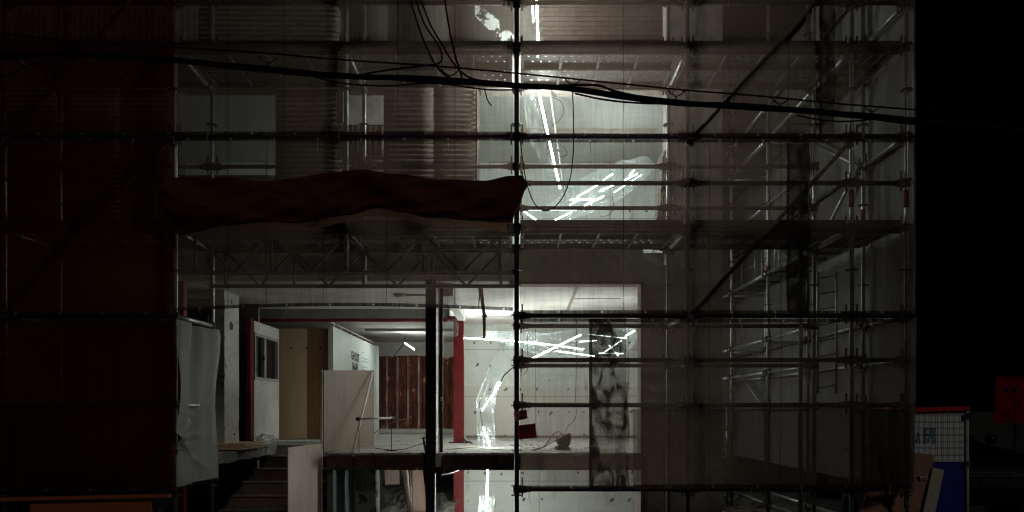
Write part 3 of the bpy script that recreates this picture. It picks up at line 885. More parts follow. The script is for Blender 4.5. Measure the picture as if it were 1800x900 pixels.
tag(o, 'whitish dusty board lying at the foot of the brown plywood wall', 'board')

# counter board at the slab edge
YQ = 8.75
cb = board('counter_board', 'greyed plywood board standing upright along the stair edge under the black lettering',
      [P(567, 795, YQ), P(655, 783, 10.35), P(655, 651, 10.35), P(567, 651, YQ)], -.02, M['ply_grey'])
MB().box(XP(564, YQ), XP(567.5, YQ), YQ - .03, YQ - .002, .0, ZP(650, YQ)).build('edge_strip', M['edge'], cb)
MB().box(XP(655, 10.35) + .002, XP(658, 10.35), 10.34, 10.37, Z1 + .001, ZP(651, 10.35)).build('edge_strip', M['edge'], cb)
board('leaning_board', 'pale pinkish plywood board standing edge on to the street beside the dark stairs',
      [P(504, 905, 7.8), P(563, 899, 8.7), P(563, 779, 8.7), P(504, 787, 7.8)], -.018, M['ply_pale'])
# sticks
def rod(name, label, a, b, r, mat, cat, n=6, **k):
    o = MB().tube([a, b], r, n).build(name, mat); return tag(o, label, cat)
o = MB().tube([P(655, 655, 10.2), P(620, 794, 8.9)], .015, 8).build('leaning_stick', M['stick'])
tag(o, 'thin pale wooden stick leaning diagonally against the greyed plywood board', 'stick')
sd = thing('rod_stand', 'horizontal pale rod held on two thin wire legs beside the leaning stick', 'stand', P(660, 795, 8.9))
MB().tube([P(628, 736.5, 8.8), P(692, 734.5, 9.15)], .014, 8).build('rod', M['stick'], sd)
MB().tube([P(627, 736.5, 8.79), P(632, 736.3, 8.82)], .024, 8).build('end_clamp', M['ink'], sd)
MB().tube([P(690, 734.5, 9.14), P(693, 734.4, 9.16)], .02, 8).build('end_clamp', M['ink_grey'], sd)
MB().tube([P(631, 738, 8.82), Vector((XP(631, 8.82), 8.82, Z1))], .005, 5).build('leg', M['ink'], sd)
MB().tube([P(688, 736, 9.12), Vector((XP(688, 9.12), 9.12, Z1))], .005, 5).build('leg', M['ink'], sd)
MB().tube([Vector((XP(688, 9.12), 9.12, Z1 + .0)), Vector((XP(688, 9.12), 9.12, Z1 + .012))], .075, 14).build('base_disc', M['ink'], sd)
pts = []
for k in range(13):
    t = k / 12
    pts.append(P(657 + 58 * t, 762 - 26 * math.sin(t * 1.5), 9.4 - .3 * t))
o = MB().tube(pts, [.006 + .005 * t / 12 for t in range(13)], 6).build('dry_reed', M['straw'])
tag(o, 'thin curved pale reed rising from the floor behind the rod stand', 'reed')
# handle sticking up by the black column
o = MB().tube([P(749, 795, 8.72), P(746, 783, 8.74), P(744.5, 770, 8.76)], .014, 7).tube([P(741, 770, 8.75), P(749, 769.5, 8.77)], .008, 6).build('tool_handle', M['ink'])
tag(o, 'short black tool handle standing beside the black column', 'tool')
# boards stacked on the landing
for k, (dx, w) in enumerate(((0, .42), (.03, .40), (-.02, .44))):
    z = Z1 + .014 + k * .026
    o = MB().box(XP(382, 9.3) + dx, XP(382, 9.3) + dx + w, 9.1 + .04 * k, 9.9, z, z + .022).build('stacked_board', M['ply'])
    tag(o, ['lowest pale board in the flat stack on the broken landing', 'middle pale board in the flat stack on the broken landing', 'topmost pale board in the flat stack on the broken landing'][k], 'board', 'boards stacked on the landing')
# crumpled bag
m = MB()
bc = P(467, 769, 10.2); bc.z = Z1 + .085
def bagf(u, v):
    th = u * 2 * math.pi; ph = v * math.pi
    d = Vector((math.cos(th) * math.sin(ph), math.sin(th) * math.sin(ph), -math.cos(ph)))
    r = 1 + .45 * nz(d.x * 2.5, d.y * 2.5, d.z * 2.5) + .22 * nz(d.x * 7, d.y * 7, d.z * 7)
    return bc + Vector((d.x * .15 * r, d.y * .12 * r, d.z * .09 * r))
m.grid(bagf, 36, 20, smooth=False)
o = m.build('film_bag', M['bag']); o.name = 'plastic_bag'; tag(o, 'crumpled translucent plastic bag on the landing by the plywood wall', 'bag')

# smoke detector and conduit on the ceiling
yc_ = ymark(517, ZC)
sdet = thing('smoke_detector', 'small round detector on the ceiling left of the black column', 'detector', (XP(704, yc_), yc_, ZC - .05))
MB().tube([(XP(704, yc_), yc_, ZC - .055), (XP(704, yc_), yc_, ZC - .02)], .07, 14).build('body', M['ceiling'], sdet)
MB().tube([(XP(704, yc_), yc_, ZC - .019), (XP(704, yc_), yc_, ZC - .001)], .10, 14).build('base', M['grey_wall'], sdet)
MB().box(XP(712, yc_), XP(752, yc_), yc_ - .012, yc_ + .012, ZC - .024, ZC - .001).build('conduit', M['grey_wall'], sdet)

# splintered batten hanging from the ceiling
hb = thing('hanging_batten', 'splintered brown batten hanging from the ceiling beside the white ceiling beam', 'batten', P(849, 596, 9.3))
m = MB(); m.tube([P(846, 506, 9.2), P(848, 530, 9.22), P(851, 552, 9.25), P(851.5, 575, 9.27), P(851, 596, 9.3)], [.022, .026, .024, .022, .019], 5); m.build('batten', M['lath'], hb)
m = MB(); m.tube([P(842, 500, 9.2), P(843, 520, 9.2), P(841, 539, 9.2)], [.014, .011, .005], 5); m.build('splinter', M['lath'], hb)
m = MB(); m.tube([P(848, 554, 9.2), P(856, 556, 9.21)], .022, 6); m.build('knot', M['lath'], hb)

# wires hanging from the back ceiling
m = MB(); m.tube([P(712, 592, 13.6), P(709, 605, 13.7), P(700, 616, 13.9), P(689, 627, 14.2)], .02, 6)
tag(m.build('loose_conduit', M['grey_wall']), 'loose grey conduit hanging from the back ceiling near the lit tube', 'conduit')

random.seed(77)
m = MB()
for k in range(300):
    y = random.uniform(8.66, 13.0); x = random.uniform(SX1 + .1 if y < 10.6 else -3.0, XO - .1); sz = random.uniform(.004, .013)
    if random.random() < .06: sz *= 2.2
    vs = [Vector((x, y, Z1)) + Vector((random.uniform(-1, 1) * sz * 1.7, random.uniform(-1, 1) * sz * 1.4, random.uniform(-.1, .9) * sz)) for _ in range(6)]
    m.add(vs, [(0, 1, 2), (0, 2, 3), (0, 3, 4), (1, 2, 5), (2, 3, 5), (3, 4, 5), (0, 1, 4), (1, 4, 5)])
o = m.build('floor_debris', M['crumb']); o['kind'] = 'stuff'; o['label'] = 'plaster crumbs scattered over the raised floor'
# cord reel bundle and its cord
bl = thing('cloth_bundle', 'knotted dark cloth bundle standing on the white floor right of the red plates', 'bundle', P(988, 791, 9.3))
bl_y = 9.35
m = MB()
def lump(c, rx, rz, seed):
    def fn(u, v):
        th = u * 2 * math.pi; ph = v * math.pi
        d = Vector((math.cos(th) * math.sin(ph), math.sin(th) * math.sin(ph), -math.cos(ph)))
        r = 1 + .35 * nz(d.x * 2 + seed, d.y * 2, d.z * 2)
        return c + Vector((d.x * rx * r, d.y * rx * r, d.z * rz * r))
    m.grid(fn, 20, 12)
lump(P(990, 775, bl_y), .095, .085, 1); lump(P(988, 789, bl_y), .10, .05, 7); lump(P(996, 770, bl_y), .06, .06, 3)
m.build('cloth', M['rag'], bl)
o = MB().obox(P(982, 771.5, 9.25), P(1001, 762.5, 9.3), .05, .032).build('power_strip', M['strip']); tag(o, 'brown power strip lying tilted on top of the dark cloth bundle', 'power strip')
pts = [P(906, 793, 9.1)]
for (a, b) in ((925, 793), (945, 790), (958, 783), (966, 772), (972, 764), (980, 759), (986, 761), (989, 768)): pts.append(P(a, b, 9.2))
def smooth_pts(ps, n=6):
    out = []
    for i in range(len(ps) - 1):
        p0 = ps[max(0, i - 1)]; p1 = ps[i]; p2 = ps[i + 1]; p3 = ps[min(len(ps) - 1, i + 2)]
        for k in range(n):
            t = k / n
            out.append(.5 * ((2 * p1) + (p2 - p0) * t + (2 * p0 - 5 * p1 + 4 * p2 - p3) * t * t + (3 * p1 - p0 - 3 * p2 + p3) * t ** 3))
    out.append(ps[-1]); return out
tag(MB().tube(smooth_pts(pts), .0075, 6).build('extension_cord', M['cable_tan']), 'tan extension cord arching from the floor to the brown power strip', 'cord')
pts = [P(930, 792, 9.3), P(955, 786, 9.28), P(968, 778, 9.26), P(982, 772, 9.25)]
tag(MB().tube(smooth_pts(pts), .006, 6).build('extension_cord', M['cable_tan']), 'second tan cord running lower along the floor to the power strip', 'cord')
pts = [P(1013, 560, 9.4), P(1013, 640, 9.4), P(1012, 700, 9.4), P(1013, 728, 9.4), P(1008, 740, 9.4), P(997, 752, 9.4), P(995, 763, 9.35)]
tag(MB().tube(smooth_pts(pts), .004, 5).build('hanging_wire', M['cable']), 'thin dark wire hanging from above down to the power strip', 'wire')
pts = [P(785, 790, 9.4), P(830, 787, 9.6), P(870, 790, 9.4), P(905, 792, 9.2)]
tag(MB().tube(smooth_pts(pts), .006, 5).build('floor_cord', M['cable_tan']), 'cord lying across the floor between the black column and front pole', 'cord')
pts = [P(660, 788, 9.0), P(700, 791, 8.8), P(735, 782, 8.7), P(752, 776, 8.7)]
tag(MB().tube(smooth_pts(pts), .004, 5).build('floor_cord', M['cable']), 'thin dark wire lying on the floor left of the black column', 'cord')
# black cable tail at the foot of the red column
pts = [P(815, 772, 11.2), P(821, 777, 11.1), P(826, 777, 11.1), P(831, 781, 11.0)]
tag(MB().tube(smooth_pts(pts), .014, 6).build('cable_tail', M['ink']), 'black cable tail lying at the foot of the red column', 'cable')

# basement things
board('basement_board', 'cream board leaning behind the peeling basement pillar',
      [P(612, 905, 9.7), P(680, 893, 9.7), P(664, 815, 9.9), P(626, 815, 9.9)], .015, M['ply_cream'])
board('hanging_board', 'pinkish plywood panel hanging low under the slab', [P(677, 852, 10.6), P(702, 851, 10.6), P(701, 815, 10.6), P(676, 815, 10.6)], .02, M['ply_pale'])
def curved(name, label, tops, bots, y, mat, th=.012):
    m = MB()
    def fn(u, v):
        tx = tops[0] + u * (tops[1] - tops[0]); bx = bots[0] + u * (bots[1] - bots[0])
        px = tx + (bx - tx) * (v ** .8)
        return P(px, 818 + v * 84, y + .25 * u + .12 * math.sin(v * 2))
    m.grid(fn, 6, 14)
    return tag(m.build(name, mat, thick=th), label, 'veneer')
curved('veneer_sheet', 'pink curved veneer strip hanging left of the bent brown veneer', (702, 716), (717, 722), 9.6, M['ply_pale'])
curved('veneer_sheet', 'bent brown veneer sheet hanging under the slab beside the black column', (724, 741), (722, 750), 9.5, wood('dark_veneer', (.13, .066, .04), (.085, .042, .026)))
tag(MB().tube([P(721.5, 818, 9.3), P(721.5, 905, 9.3)], .012, 7).build('basement_pipe', M['steel']), 'thin grey pipe standing between the two veneer sheets', 'pipe')
pts = [P(776, 835, 9.2), P(790, 832, 9.3), P(803, 828, 9.5), P(815, 821, 9.8)]
tag(MB().tube(smooth_pts(pts), .008, 6).build('pale_hose', M['stick']), 'pale thin hose crossing in front of the red basement column', 'hose')
random.seed(21)
m = MB()
m.grid(lambda u, v: Vector((-2.5 + u * 1.6, 9.7 + v * 3.2, .02 + .28 * max(0, v - .25) + .09 * nz(u * 5, v * 7) + .05 * nz(u * 17, v * 21))), 26, 34, smooth=False)
o = m.build('rubble_heap', M['debris']); o['kind'] = 'stuff'; o['label'] = 'heap of rubble on the basement floor'
for k, (a, b) in enumerate((((673, 873), (677, 893)), ((694, 866), (692, 886)), ((680, 884), (697, 892)), ((700, 889), (714, 882)), ((697, 893), (719, 895)))):
    m = MB(); p, q = P(*a, 10.3), P(*b, 10.15); md = (p + q) / 2 + Vector((.01, 0, .012))
    m.tube(smooth_pts([p, md, q], 3), .006, 5)
    tag(m.build('dry_twig', M['straw']), ['tall bare twig leaning left in the basement rubble', 'upright short twig in the middle of the basement rubble', 'flat twig crossing the basement rubble floor',
        'short twig tilted up to the right in basement rubble', 'long twig lying nearest the street on the rubble'][k], 'twig', 'twigs in the basement rubble')
# rubble beside the building on the right
m = MB()
for k in range(160):
    x = random.uniform(2.75, 4.1); y = random.uniform(9.2, 13.0); s = random.uniform(.015, .07)
    vs = [Vector((x, y, .02)) + Vector((random.uniform(-1, 1) * s * 1.6, random.uniform(-1, 1) * s, random.uniform(-.2, .7) * s)) for _ in range(6)]
    m.add(vs, [(0, 1, 2), (0, 2, 3), (0, 3, 4), (1, 2, 5), (2, 3, 5), (3, 4, 5), (0, 1, 4), (1, 4, 5)])
o = m.build('rubble', M['debris']); o['kind'] = 'stuff'; o['label'] = 'loose rubble along the side of the building'
for k, (x, y, w, l, r) in enumerate(((2.95, 10.7, .5, 1.1, .15), (3.3, 9.9, .35, .9, -.3), (3.75, 10.3, .3, .8, .5))):
    m = MB(); m.box(-w / 2, w / 2, -l / 2, l / 2, 0, .02)
    o = m.build('scrap_board', [M['ply_cream'], M['ply_grey'], M['ply_grey']][k]); o.location = (x, y, .06); o.rotation_euler = (.03, .04, r)
    tag(o, ['pale flat board lying nearest the building corner on the dirt', 'greyed scrap board lying between the side scaffold poles', 'small greyed scrap board lying near the outer scaffold pipe'][k], 'board', 'scrap boards on the dirt')

# ------------------------------------------------------------------ scaffold
YA, YZ = 7.2, 7.2 / .89
XS = [.05 - 5.4, .05 - 3.6, .05 - 1.8, .05, 1.85, 3.58, 4.16]
LV = {k: EYE + (720 - k) * YA / F for k in (5, 84, 240, 322, 400, 555, 633, 712, 860)}
LOW = (555, 633, 712, 860)
R = .0243
SC = thing('front_scaffold', 'steel tube scaffold across the street face of the building', 'scaffold', (0, YA, 0))

ros = MB(); ros.tube([(0, 0, -.004), (0, 0, .004)], .06, 12)
ros_o = None
head = MB(); head.tube([(0, 0, -.042), (0, 0, .042)], .038, 10); head.box(.028, .10, -.022, .022, -.036, .036); head.box(.05, .066, -.009, .009, -.085, .125); head.tube([(.10, 0, 0), (.15, 0, 0)], .03, 8)
head_o = None
def rosette(p, parent):
    global ros_o
    if ros_o is None:
        ros_o = ros.build('rosette', M['dull_steel'], None, loc=(0, 0, 0)); place(ros_o, p, parent); return
    dup(ros_o, p, parent)
def wedge(p, ang, parent):
    global head_o
    if head_o is None:
        head_o = head.build('wedge_head', M['dull_steel'], None, loc=(0, 0, 0)); place(head_o, p, parent); head_o.rotation_euler.z = ang; return
    c = dup(head_o, p, parent); c.rotation_euler = (0, 0, ang)

def pole(x, y, z0, z1, parent, red=None, mat=None, discs=True):
    p = MB().tube([(x, y, z0), (x, y, z1)], R, 12).build('pole', mat or M['steel'], parent)
    if discs:
        z = LV[712] - .475 * 4
        while z < z1:
            if z > z0 + .05: rosette((x, y, z), p)
            z += .475
    if red:
        MB().tube([(x, y, red[0]), (x, y, red[1])], R + .0015, 12).build('paint_band', M['red_paint'], p)
    if z0 < .2:
        MB().box(x - .07, x + .07, y - .07, y + .07, 0.001, .012).build('base_plate', M['dull_steel'], p)
    return p

def ledger(a, b, parent, mat=None, name='ledger', r=R, ends=True):
    a = Vector(a); b = Vector(b); d = (b - a).normalized()
    m = MB(); m.tube([a + d * .03, b - d * .03], r, 12)
    o = m.build(name, mat or M['dull_steel'], parent)
    if ends:
        ang = math.atan2(d.y, d.x)
        wedge(a, ang, o); wedge(b, ang + math.pi, o)
    return o

ztopS = 7.4
ztruss = LV[478] if 478 in LV else ZP(478, YA)
for i, x in enumerate(XS):
    for j, y in enumerate((YA, YZ)):
        z0 = 0.0
        if i == 2: z0 = ztruss
        if i == 6 and j == 1: continue
        red = None
        if i in (5, 6) and j == 0: red = (ZP(365, YA), ZP(335, YA))
        if j == 1 and i == 4: red = (ZP(400, YZ), ZP(380, YZ))
        pole(x, y, z0, ztopS, SC, red, M['dull_steel'] if (j == 0 and i in (3, 4)) else M['steel'])  # dark steel gives the two middle front poles their silhouette shade
# extra standard beside the rear corner pole
pole(XP(1407, 8.0), 8.0, 0, ZP(245, 8.0), SC)
bays = list(zip(range(6), range(1, 7)))
for (i, j) in bays:
    for k, z in LV.items():
        if i in (1, 2) and k in LOW: continue
        if i == 0 and k in (322, 633): continue
        if i in (1, 2) and k == 322: continue
        ledger((XS[i], YA, z), (XS[j], YA, z), SC)
        if i == 5: continue
        if k in (860, 712): continue
        if i in (0, 1, 2) and k in (84,): continue
        ledger((XS[i], YZ, z), (XS[j], YZ, z), SC)
# transoms at the working decks
for x in XS[:6]:
    for k in (84, 400):
        ledger((x, YA, LV[k] - .03), (x, YZ, LV[k] - .03), SC, name='transom', mat=M['steel'])
for x in (XS[0], XS[1], XS[4], XS[5]):
    for k in (555, 712) if x > -4 else (555,):
        ledger((x, YA, LV[k]), (x, YZ, LV[k]), SC, name='transom', mat=M['steel'], ends=False)
# diagonal braces outside
def brace(a, b, y=YA - .055):
    m = MB().tube([P(*a, y), P(*b, y)], .0215, 10); o = m.build('diagonal_brace', M['dull_steel'], SC)
    for q in (a, b):
        c = P(*q, y); MB().box(c.x - .04, c.x + .04, c.y - .03, c.y + .05, c.z - .045, c.z + .045).build('swivel_coupler', M['dull_steel'], o, bevel=.008)
    return o
brace((1212, 248), (1448, -12)); brace((1212, 556), (1492, 252)); brace((10, 552), (300, 246)); brace((12, 246), (244, -14))
brace((1300, 250), (1497, 10), YZ + .05)
# perforated steel deck planks
PL = 1.80; PWD = .40
pk = MB()
nx, ny = 73, 15
def plank_cell(i, j):
    if i % 18 in (0, 17) or i < 2 or i > 70: return False
    if j in (3, 11): return i % 4 == 1
    if j == 7: return i % 4 == 3
    return False
pk.grid(lambda u, v: Vector((u * PL - PL / 2 + 0.0, v * PWD - PWD / 2, 0)), nx, ny, smooth=False, skip=plank_cell)
pk.box(-PL / 2, PL / 2, -PWD / 2 - .002, -PWD / 2 + .001, -.045, .0); pk.box(-PL / 2, PL / 2, PWD / 2 - .001, PWD / 2 + .002, -.045, .0)
for k in range(5):
    x = -PL / 2 + .02 + k * (PL - .04) / 4
    pk.box(x - .014, x + .014, -PWD / 2 + .002, PWD / 2 - .002, -.042, -.012)
plank_o = None
def plank(x, y, z, parent, rot=0.0, sc=1.0):
    global plank_o
    if plank_o is None:
        plank_o = pk.build('deck_plank', M['deck'], None, loc=(0, 0, 0)); place(plank_o, (x, y, z), parent)
        plank_o.scale = (sc, 1, 1)
        return
    c = dup(plank_o, (x, y, z), parent); c.rotation_euler = (0, 0, rot); c.scale = (sc, 1, 1)
for (i, j) in bays:
    xm = (XS[i] + XS[j]) / 2; w = XS[j] - XS[i]
    for k in (84, 400):
        for y in (YA + .235, YA + .655):
            plank(xm, y, LV[k] + .03, SC, sc=(w - .1) / PL)
# toe edge / stringer under each deck
for k in (84, 400):
    for (i, j) in bays:
        m = MB().box(XS[i] + .04, XS[j] - .04, YA + .028, YA + .034, LV[k] - .055, LV[k] + .09)
        m.build('toe_board', M['dull_steel'], SC)
# lattice girders over the shop opening
for y, nm in ((YA + .06, 0), (YZ - .06, 1)):
    gtop, gbot = LV[400] - .055, ztruss
    x0, x1 = XS[1], XS[3]
    gd = MB().tube([(x0, y, gtop), (x1, y, gtop)], .0243, 10).build('lattice_girder', M['dull_steel'], SC)
    MB().tube([(x0, y, gbot), (x1, y, gbot)], .0243, 10).build('bottom_chord', M['dull_steel'], gd)
    n = 4; xs = [x0 + .18 + k * (x1 - x0 - .36) / n for k in range(n + 1)]
    for k, x in enumerate(xs):
        MB().tube([(x, y, gbot), (x, y, gtop)], .017, 8).build('lattice_post', M['lattice'], gd)
    for k in range(n):
        a, b = xs[k], xs[k + 1]; md = (a + b) / 2
        MB().tube([(a, y, gtop), (md, y, gbot)], .015, 8).build('lattice_diagonal', M['lattice'], gd)
        MB().tube([(md, y, gbot), (b, y, gtop)], .015, 8).build('lattice_diagonal', M['lattice'], gd)

# side scaffold along the right flank
SD = thing('side_scaffold', 'scaffold running back along the right flank of the building', 'scaffold', (3.9, 10, 0))
XI, XE = 3.6, 4.16
YSD = [YZ, 9.6, 11.2, 12.9]
for n, y in enumerate(YSD):
    if n: pole(XI, y, 0, ztopS, SD, (ZP(475, y) - .05, ZP(475, y) + .06) if n < 3 else None)
    pole(XE, y, 0, ztopS, SD, (LV[322] - .2, LV[322] - .02) if n == 0 else None)
for a, b in zip([YA] + YSD[:-1], YSD):
    for x in (XI, XE):
        if a == YA and x == XI: continue
        for k, z in LV.items():
            if k in (84, 400, 860, 322): continue
            ledger((x, a, z), (x, b, z), SD, mat=M['steel'])
        ledger((x, a, .26), (x, b, .26), SD, mat=M['steel'], name='base_ledger')
    for k in (84, 400):
        ledger((XI, a, LV[k]), (XI, b, LV[k]), SD, mat=M['steel'])
        plank((XI + XE) / 2, (a + b) / 2, LV[k] + .05, SD, rot=math.pi / 2, sc=(b - a - .06) / PL)
for y in YSD[1:]:
    for k in (84, 240, 400, 555, 712):
        ledger((XI, y, LV[k] - .05), (XE, y, LV[k] - .05), SD, mat=M['steel'], name='transom', ends=False)
for a, b, z0, z1 in ((YSD[0], YSD[1], LV[240], LV[84]), (YSD[1], YSD[2], LV[400], LV[240]), (YSD[0], YSD[1], LV[240], LV[400]), (YSD[2], YSD[3], LV[712], LV[555])):
    m = MB().tube([(XE - .05, a, z0), (XE - .05, b, z1)], .0215, 8); m.build('diagonal_brace', M['steel'], SD)
for z in (LV[400] + .35, LV[400] + .65):
    pass
# folding guard frames on the side deck
for y0, y1 in ((9.75, 10.35), (10.5, 11.05), (11.35, 12.0)):
    g_ = MB(); x = XE - .12; zb, zt2 = LV[400] + .12, LV[400] + .85
    g_.tube([(x, y0, zb), (x, y1, zb), (x, y1, zt2), (x, y0, zt2), (x, y0, zb)], .014, 7)
    g_.tube([(x, y0, (zb + zt2) / 2), (x, y1, (zb + zt2) / 2)], .011, 6); g_.build('guard_frame', M['steel'], SD)
# hanging ladder
YLd = 8.55
LD = thing('hanging_ladder', 'narrow steel ladder hanging inside the right side scaffold', 'ladder', P(1453, 692, YLd))
for px in (1437, 1470):
    MB().tube([P(px, 692, YLd), P(px, 478, YLd)], .017, 8).build('stile', M['steel'], LD)
rg = None
for k in range(8):
    py = 487 + k * 27.5
    a, b = P(1437, py + 3, YLd), P(1470, py - 3, YLd)
    if rg is None: rg = MB().tube([a, b], .010, 6).build('rung', M['steel'], LD, loc=(a + b) / 2)
    else: dup(rg, (a + b) / 2, LD)
tag(thing('fixed_ladder', '', 'ladder', P(1273, 890, 10.9)), 'short ladder with orange tape bands at the building corner', 'ladder')
FL = bpy.data.objects['fixed_ladder']
MB().tube([P(1278, 890, 10.9), P(1278, 718, 10.9)], .022, 8).build('stile', M['steel'], FL)
for k in range(5): MB().tube([P(1264, 734 + k * 34.5, 10.9), P(1277, 734 + k * 34.5, 10.9)], .012, 6).build('rung', M['steel'], FL)
for (a, b) in ((748, 758), (776, 787)):
    MB().tube([P(1278, b, 10.9), P(1278, a, 10.9)], .0235, 8).build('tape_band', M['strip'], FL)

# thin guy wires with ticks in front of the right pier
for px in (1170,):
    pass

# ------------------------------------------------------------------ nets
YN = YA - .065
def net(label, px0, px1, py0, py1, mat, y=YN, seed=0.0, sag=0.0, creases=(), hems=('top', 'bottom'), amp=.018, name='scaffold_net', sag_top=0.0, hole_off=0.0):
    x0, x1 = XP(px0, y), XP(px1, y); zt_, zb_ = ZP(py0, y), ZP(py1, y)
    hem = .036; rnd = random.Random(int(seed * 100))
    def pos(u, v, dz=0.0):
        x = x0 + u * (x1 - x0)
        t = zt_ - sag_top * .03 * abs(math.sin(u * (x1 - x0) / 1.8 * math.pi)) ; b = zb_ + sag * math.sin(u * math.pi)
        z = b + v * (t - b)
        edge = min(1, 4 * v, 4 * (1 - v)) if hems else 1
        d = amp * (nz(x * 1.7 + seed, z * .9, seed) + .5 * nz(x * 5 + seed, z * 2.2, 3)) * max(.25, edge)
        d += .02 * math.sin((x + z * .7) * 3.1 + seed) * edge * .5
        return Vector((x, y + d - .02, z + dz))
    m = MB(); m.grid(lambda u, v: pos(u, v), max(6, int((x1 - x0) * 14)), max(6, int((zt_ - zb_) * 14)))
    o = m.build('net', mat, None); o.name = name
    WORLD[o.name] = Vector(o.location)
    tag(o, label, 'net')
    for h in hems:
        v0 = 1.0 if h == 'top' else 0.0
        n = int((x1 - x0) / .018)
        per = int(round(.45 / .018))
        off = int((per // 2 if h == 'bottom' else per // 5) + hole_off * per) % per
        hm = MB()
        sgn = 1 if h == 'top' else -1
        def hp(u, w):
            p = pos(u, v0); return Vector((p.x, p.y - .003, p.z + sgn * (w * hem)))
        hm.grid(hp, n, 3, skip=lambda i, j: j == 1 and i % per == off)
        hm.build('net_hem', M['net_hem'], o)
        ey = MB()
        for i in range(n):
            if i % per == off:
                c = hp((i + .5) / n, .5); c.y -= .004
                pts = [c + Vector((math.cos(a) * .012, 0, math.sin(a) * .012)) for a in [2 * math.pi * q / 8 for q in range(9)]]
                ey.tube(pts, .0028, 4, cap=False)
                if rnd.random() < .4:
                    L = rnd.uniform(.06, .17); q = c + Vector((rnd.uniform(-.03, .03), -.006, -L))
                    MB().tube([c + Vector((0, -.006, 0)), (c + q) / 2 + Vector((rnd.uniform(-.012, .012), -.004, 0)), q], .0026, 4).build('tie_wire', M['steel'], o)
        if ey.v:
            e = ey.build('eyelet', M['steel'], o); e['kind'] = 'stuff'
    for cpx in creases:
        u = (XP(cpx, y) - x0) / (x1 - x0)
        if not 0 < u < 1: continue
        sm = MB()
        sm.grid(lambda a, v: pos(u + (a - .5) * .010 / (x1 - x0), v) + Vector((0, -.004, 0)), 1, 20)
        sm.build('net_seam', M['net_dim'], o)
    return o

net('dark reddish safety net at the upper left above the long lace line', -120, 306, -70, 234, M['net_dark'], seed=1.1, creases=(100, 201))
net('safety net in front of the small cut window and hanging cables', 309, 902, -70, 233, M['net'], seed=2.2, creases=(402, 500, 600, 700, 800), hole_off=.3)
net('pale safety net over the bright upper opening right of the front pole', 914, 1432, -70, 236, M['net'], seed=3.3, creases=(1095, 1282, 1384))
net('dark red safety net at left middle behind the dark canvas roll', -120, 306, 250, 549, M['net_dark'], seed=4.4, creases=(100, 201, 282), hole_off=.5)
net('safety net over the lattice girder whose free lower hem hangs above the shop', 309, 902, 249, 541, M['net'], seed=5.5, creases=(402, 470, 569, 680, 800), sag=.05, hole_off=.1)
net('safety net over the light tube cluster between two lace lines right of front pole', 914, 1420, 252, 546, M['net'], seed=6.6, creases=(1095, 1246, 1371), hole_off=.4)
net('dark brown safety net at lower left above the orange boards', -120, 312, 566, 858, M['net_dark'], seed=7.7, creases=(120, 210), hole_off=.2)
net('pale safety net at lower right before the white tube room', 914, 1100, 566, 853, M['net'], seed=8.8, creases=(), hole_off=.7, y=YN)
net('wide dim safety net at lower right in front of the building corner', 1037, 1600, 567, 853, M['net'], seed=9.9, creases=(1246, 1371), y=YN - .05, hole_off=.2)
net('dark safety net at the top right corner of the scaffold', 1440, 1602, -70, 237, M['net_side'] if False else M['net'], seed=10.1, y=YN - .012, hole_off=.5)
net('dark safety net at middle right edge of the scaffold', 1388, 1602, 252, 547, M['net'], seed=11.2, y=YN - .045, hole_off=.6)
net('second dark net layer hung under the low pipe from the pier to the right edge', 1112, 1600, 719, 851, M['net_dim'], seed=12.3, y=YN - .13, hems=('bottom',), hole_off=.35)
net('third short dark net layer at the lower right corner bay', 1492, 1603, 721, 850, M['net_dim'], seed=13.3, y=YN - .19, hems=())
def strip(label, px0, px1, py0, py1, mat, y, seed, topcut=0):
    x0, x1 = XP(px0, y), XP(px1, y); z1, z0 = ZP(py0, y), ZP(py1, y)
    def fn(u, v):
        xr = x1 - (x1 - x0) * topcut * max(0, (v - .8) / .2)
        wv = .012 * math.sin(v * 17 + seed)
        x = x0 + u * (xr + wv - x0); z = z0 + v * (z1 - z0)
        return Vector((x, y + .022 * nz(x * 9, z * 4, seed) + .01 * nz(x * 25, z * 11, seed), z))
    m = MB(); m.grid(fn, 16, 60)
    o = m.build('net', mat); o.name = 'net_overlap'; tag(o, label, 'net')
    WORLD[o.name] = Vector(o.location)
    e = MB(); e.grid(lambda u, v: fn(0, v) + Vector((-.028 + u * .034, -.006, 0)), 1, 30)
    e.build('net_border', M['net_hem'], o)
    ey = MB()
    return o
strip('marbled doubled strip of net hanging before the tube room', 1040, 1105, 560, 858, M['net_moire'], YN - .10, 2.0, topcut=.55)
strip('dark doubled strip of net hanging left of the corner pole', 1387, 1422, 252, 550, M['net_band'], YN - .09, 6.0)
strip('dark doubled strip of net at top right near the corner pole', 1444, 1468, -60, 236, M['net_band'], YN - .09, 9.0)

# side net along the flank, seen from inside
def side_net(label, z0, z1, seed, mat):
    def fn(u, v):
        y = 7.16 + u * 6.9; z = z0 + v * (z1 - z0)
        return Vector((4.235 + .03 * nz(y * 1.6, z * .8, seed) + .012 * nz(y * 6, z * 2, seed), y, z))
    m = MB(); m.grid(fn, 80, 20)
    o = m.build('net', mat); o.name = 'scaffold_net'; return tag(o, label, 'net')
side_net('grey flank net between ground and the middle deck at right', EYE - .87, LV[555] - .02, 1.0, M['net_side'])
side_net('grey flank net behind the guard frames at right', LV[555] + .01, LV[240] - .02, 2.0, M['net_side'])
side_net('grey flank net at the top right of the scaffold', LV[240] + .01, 7.2, 3.0, M['net_side'])
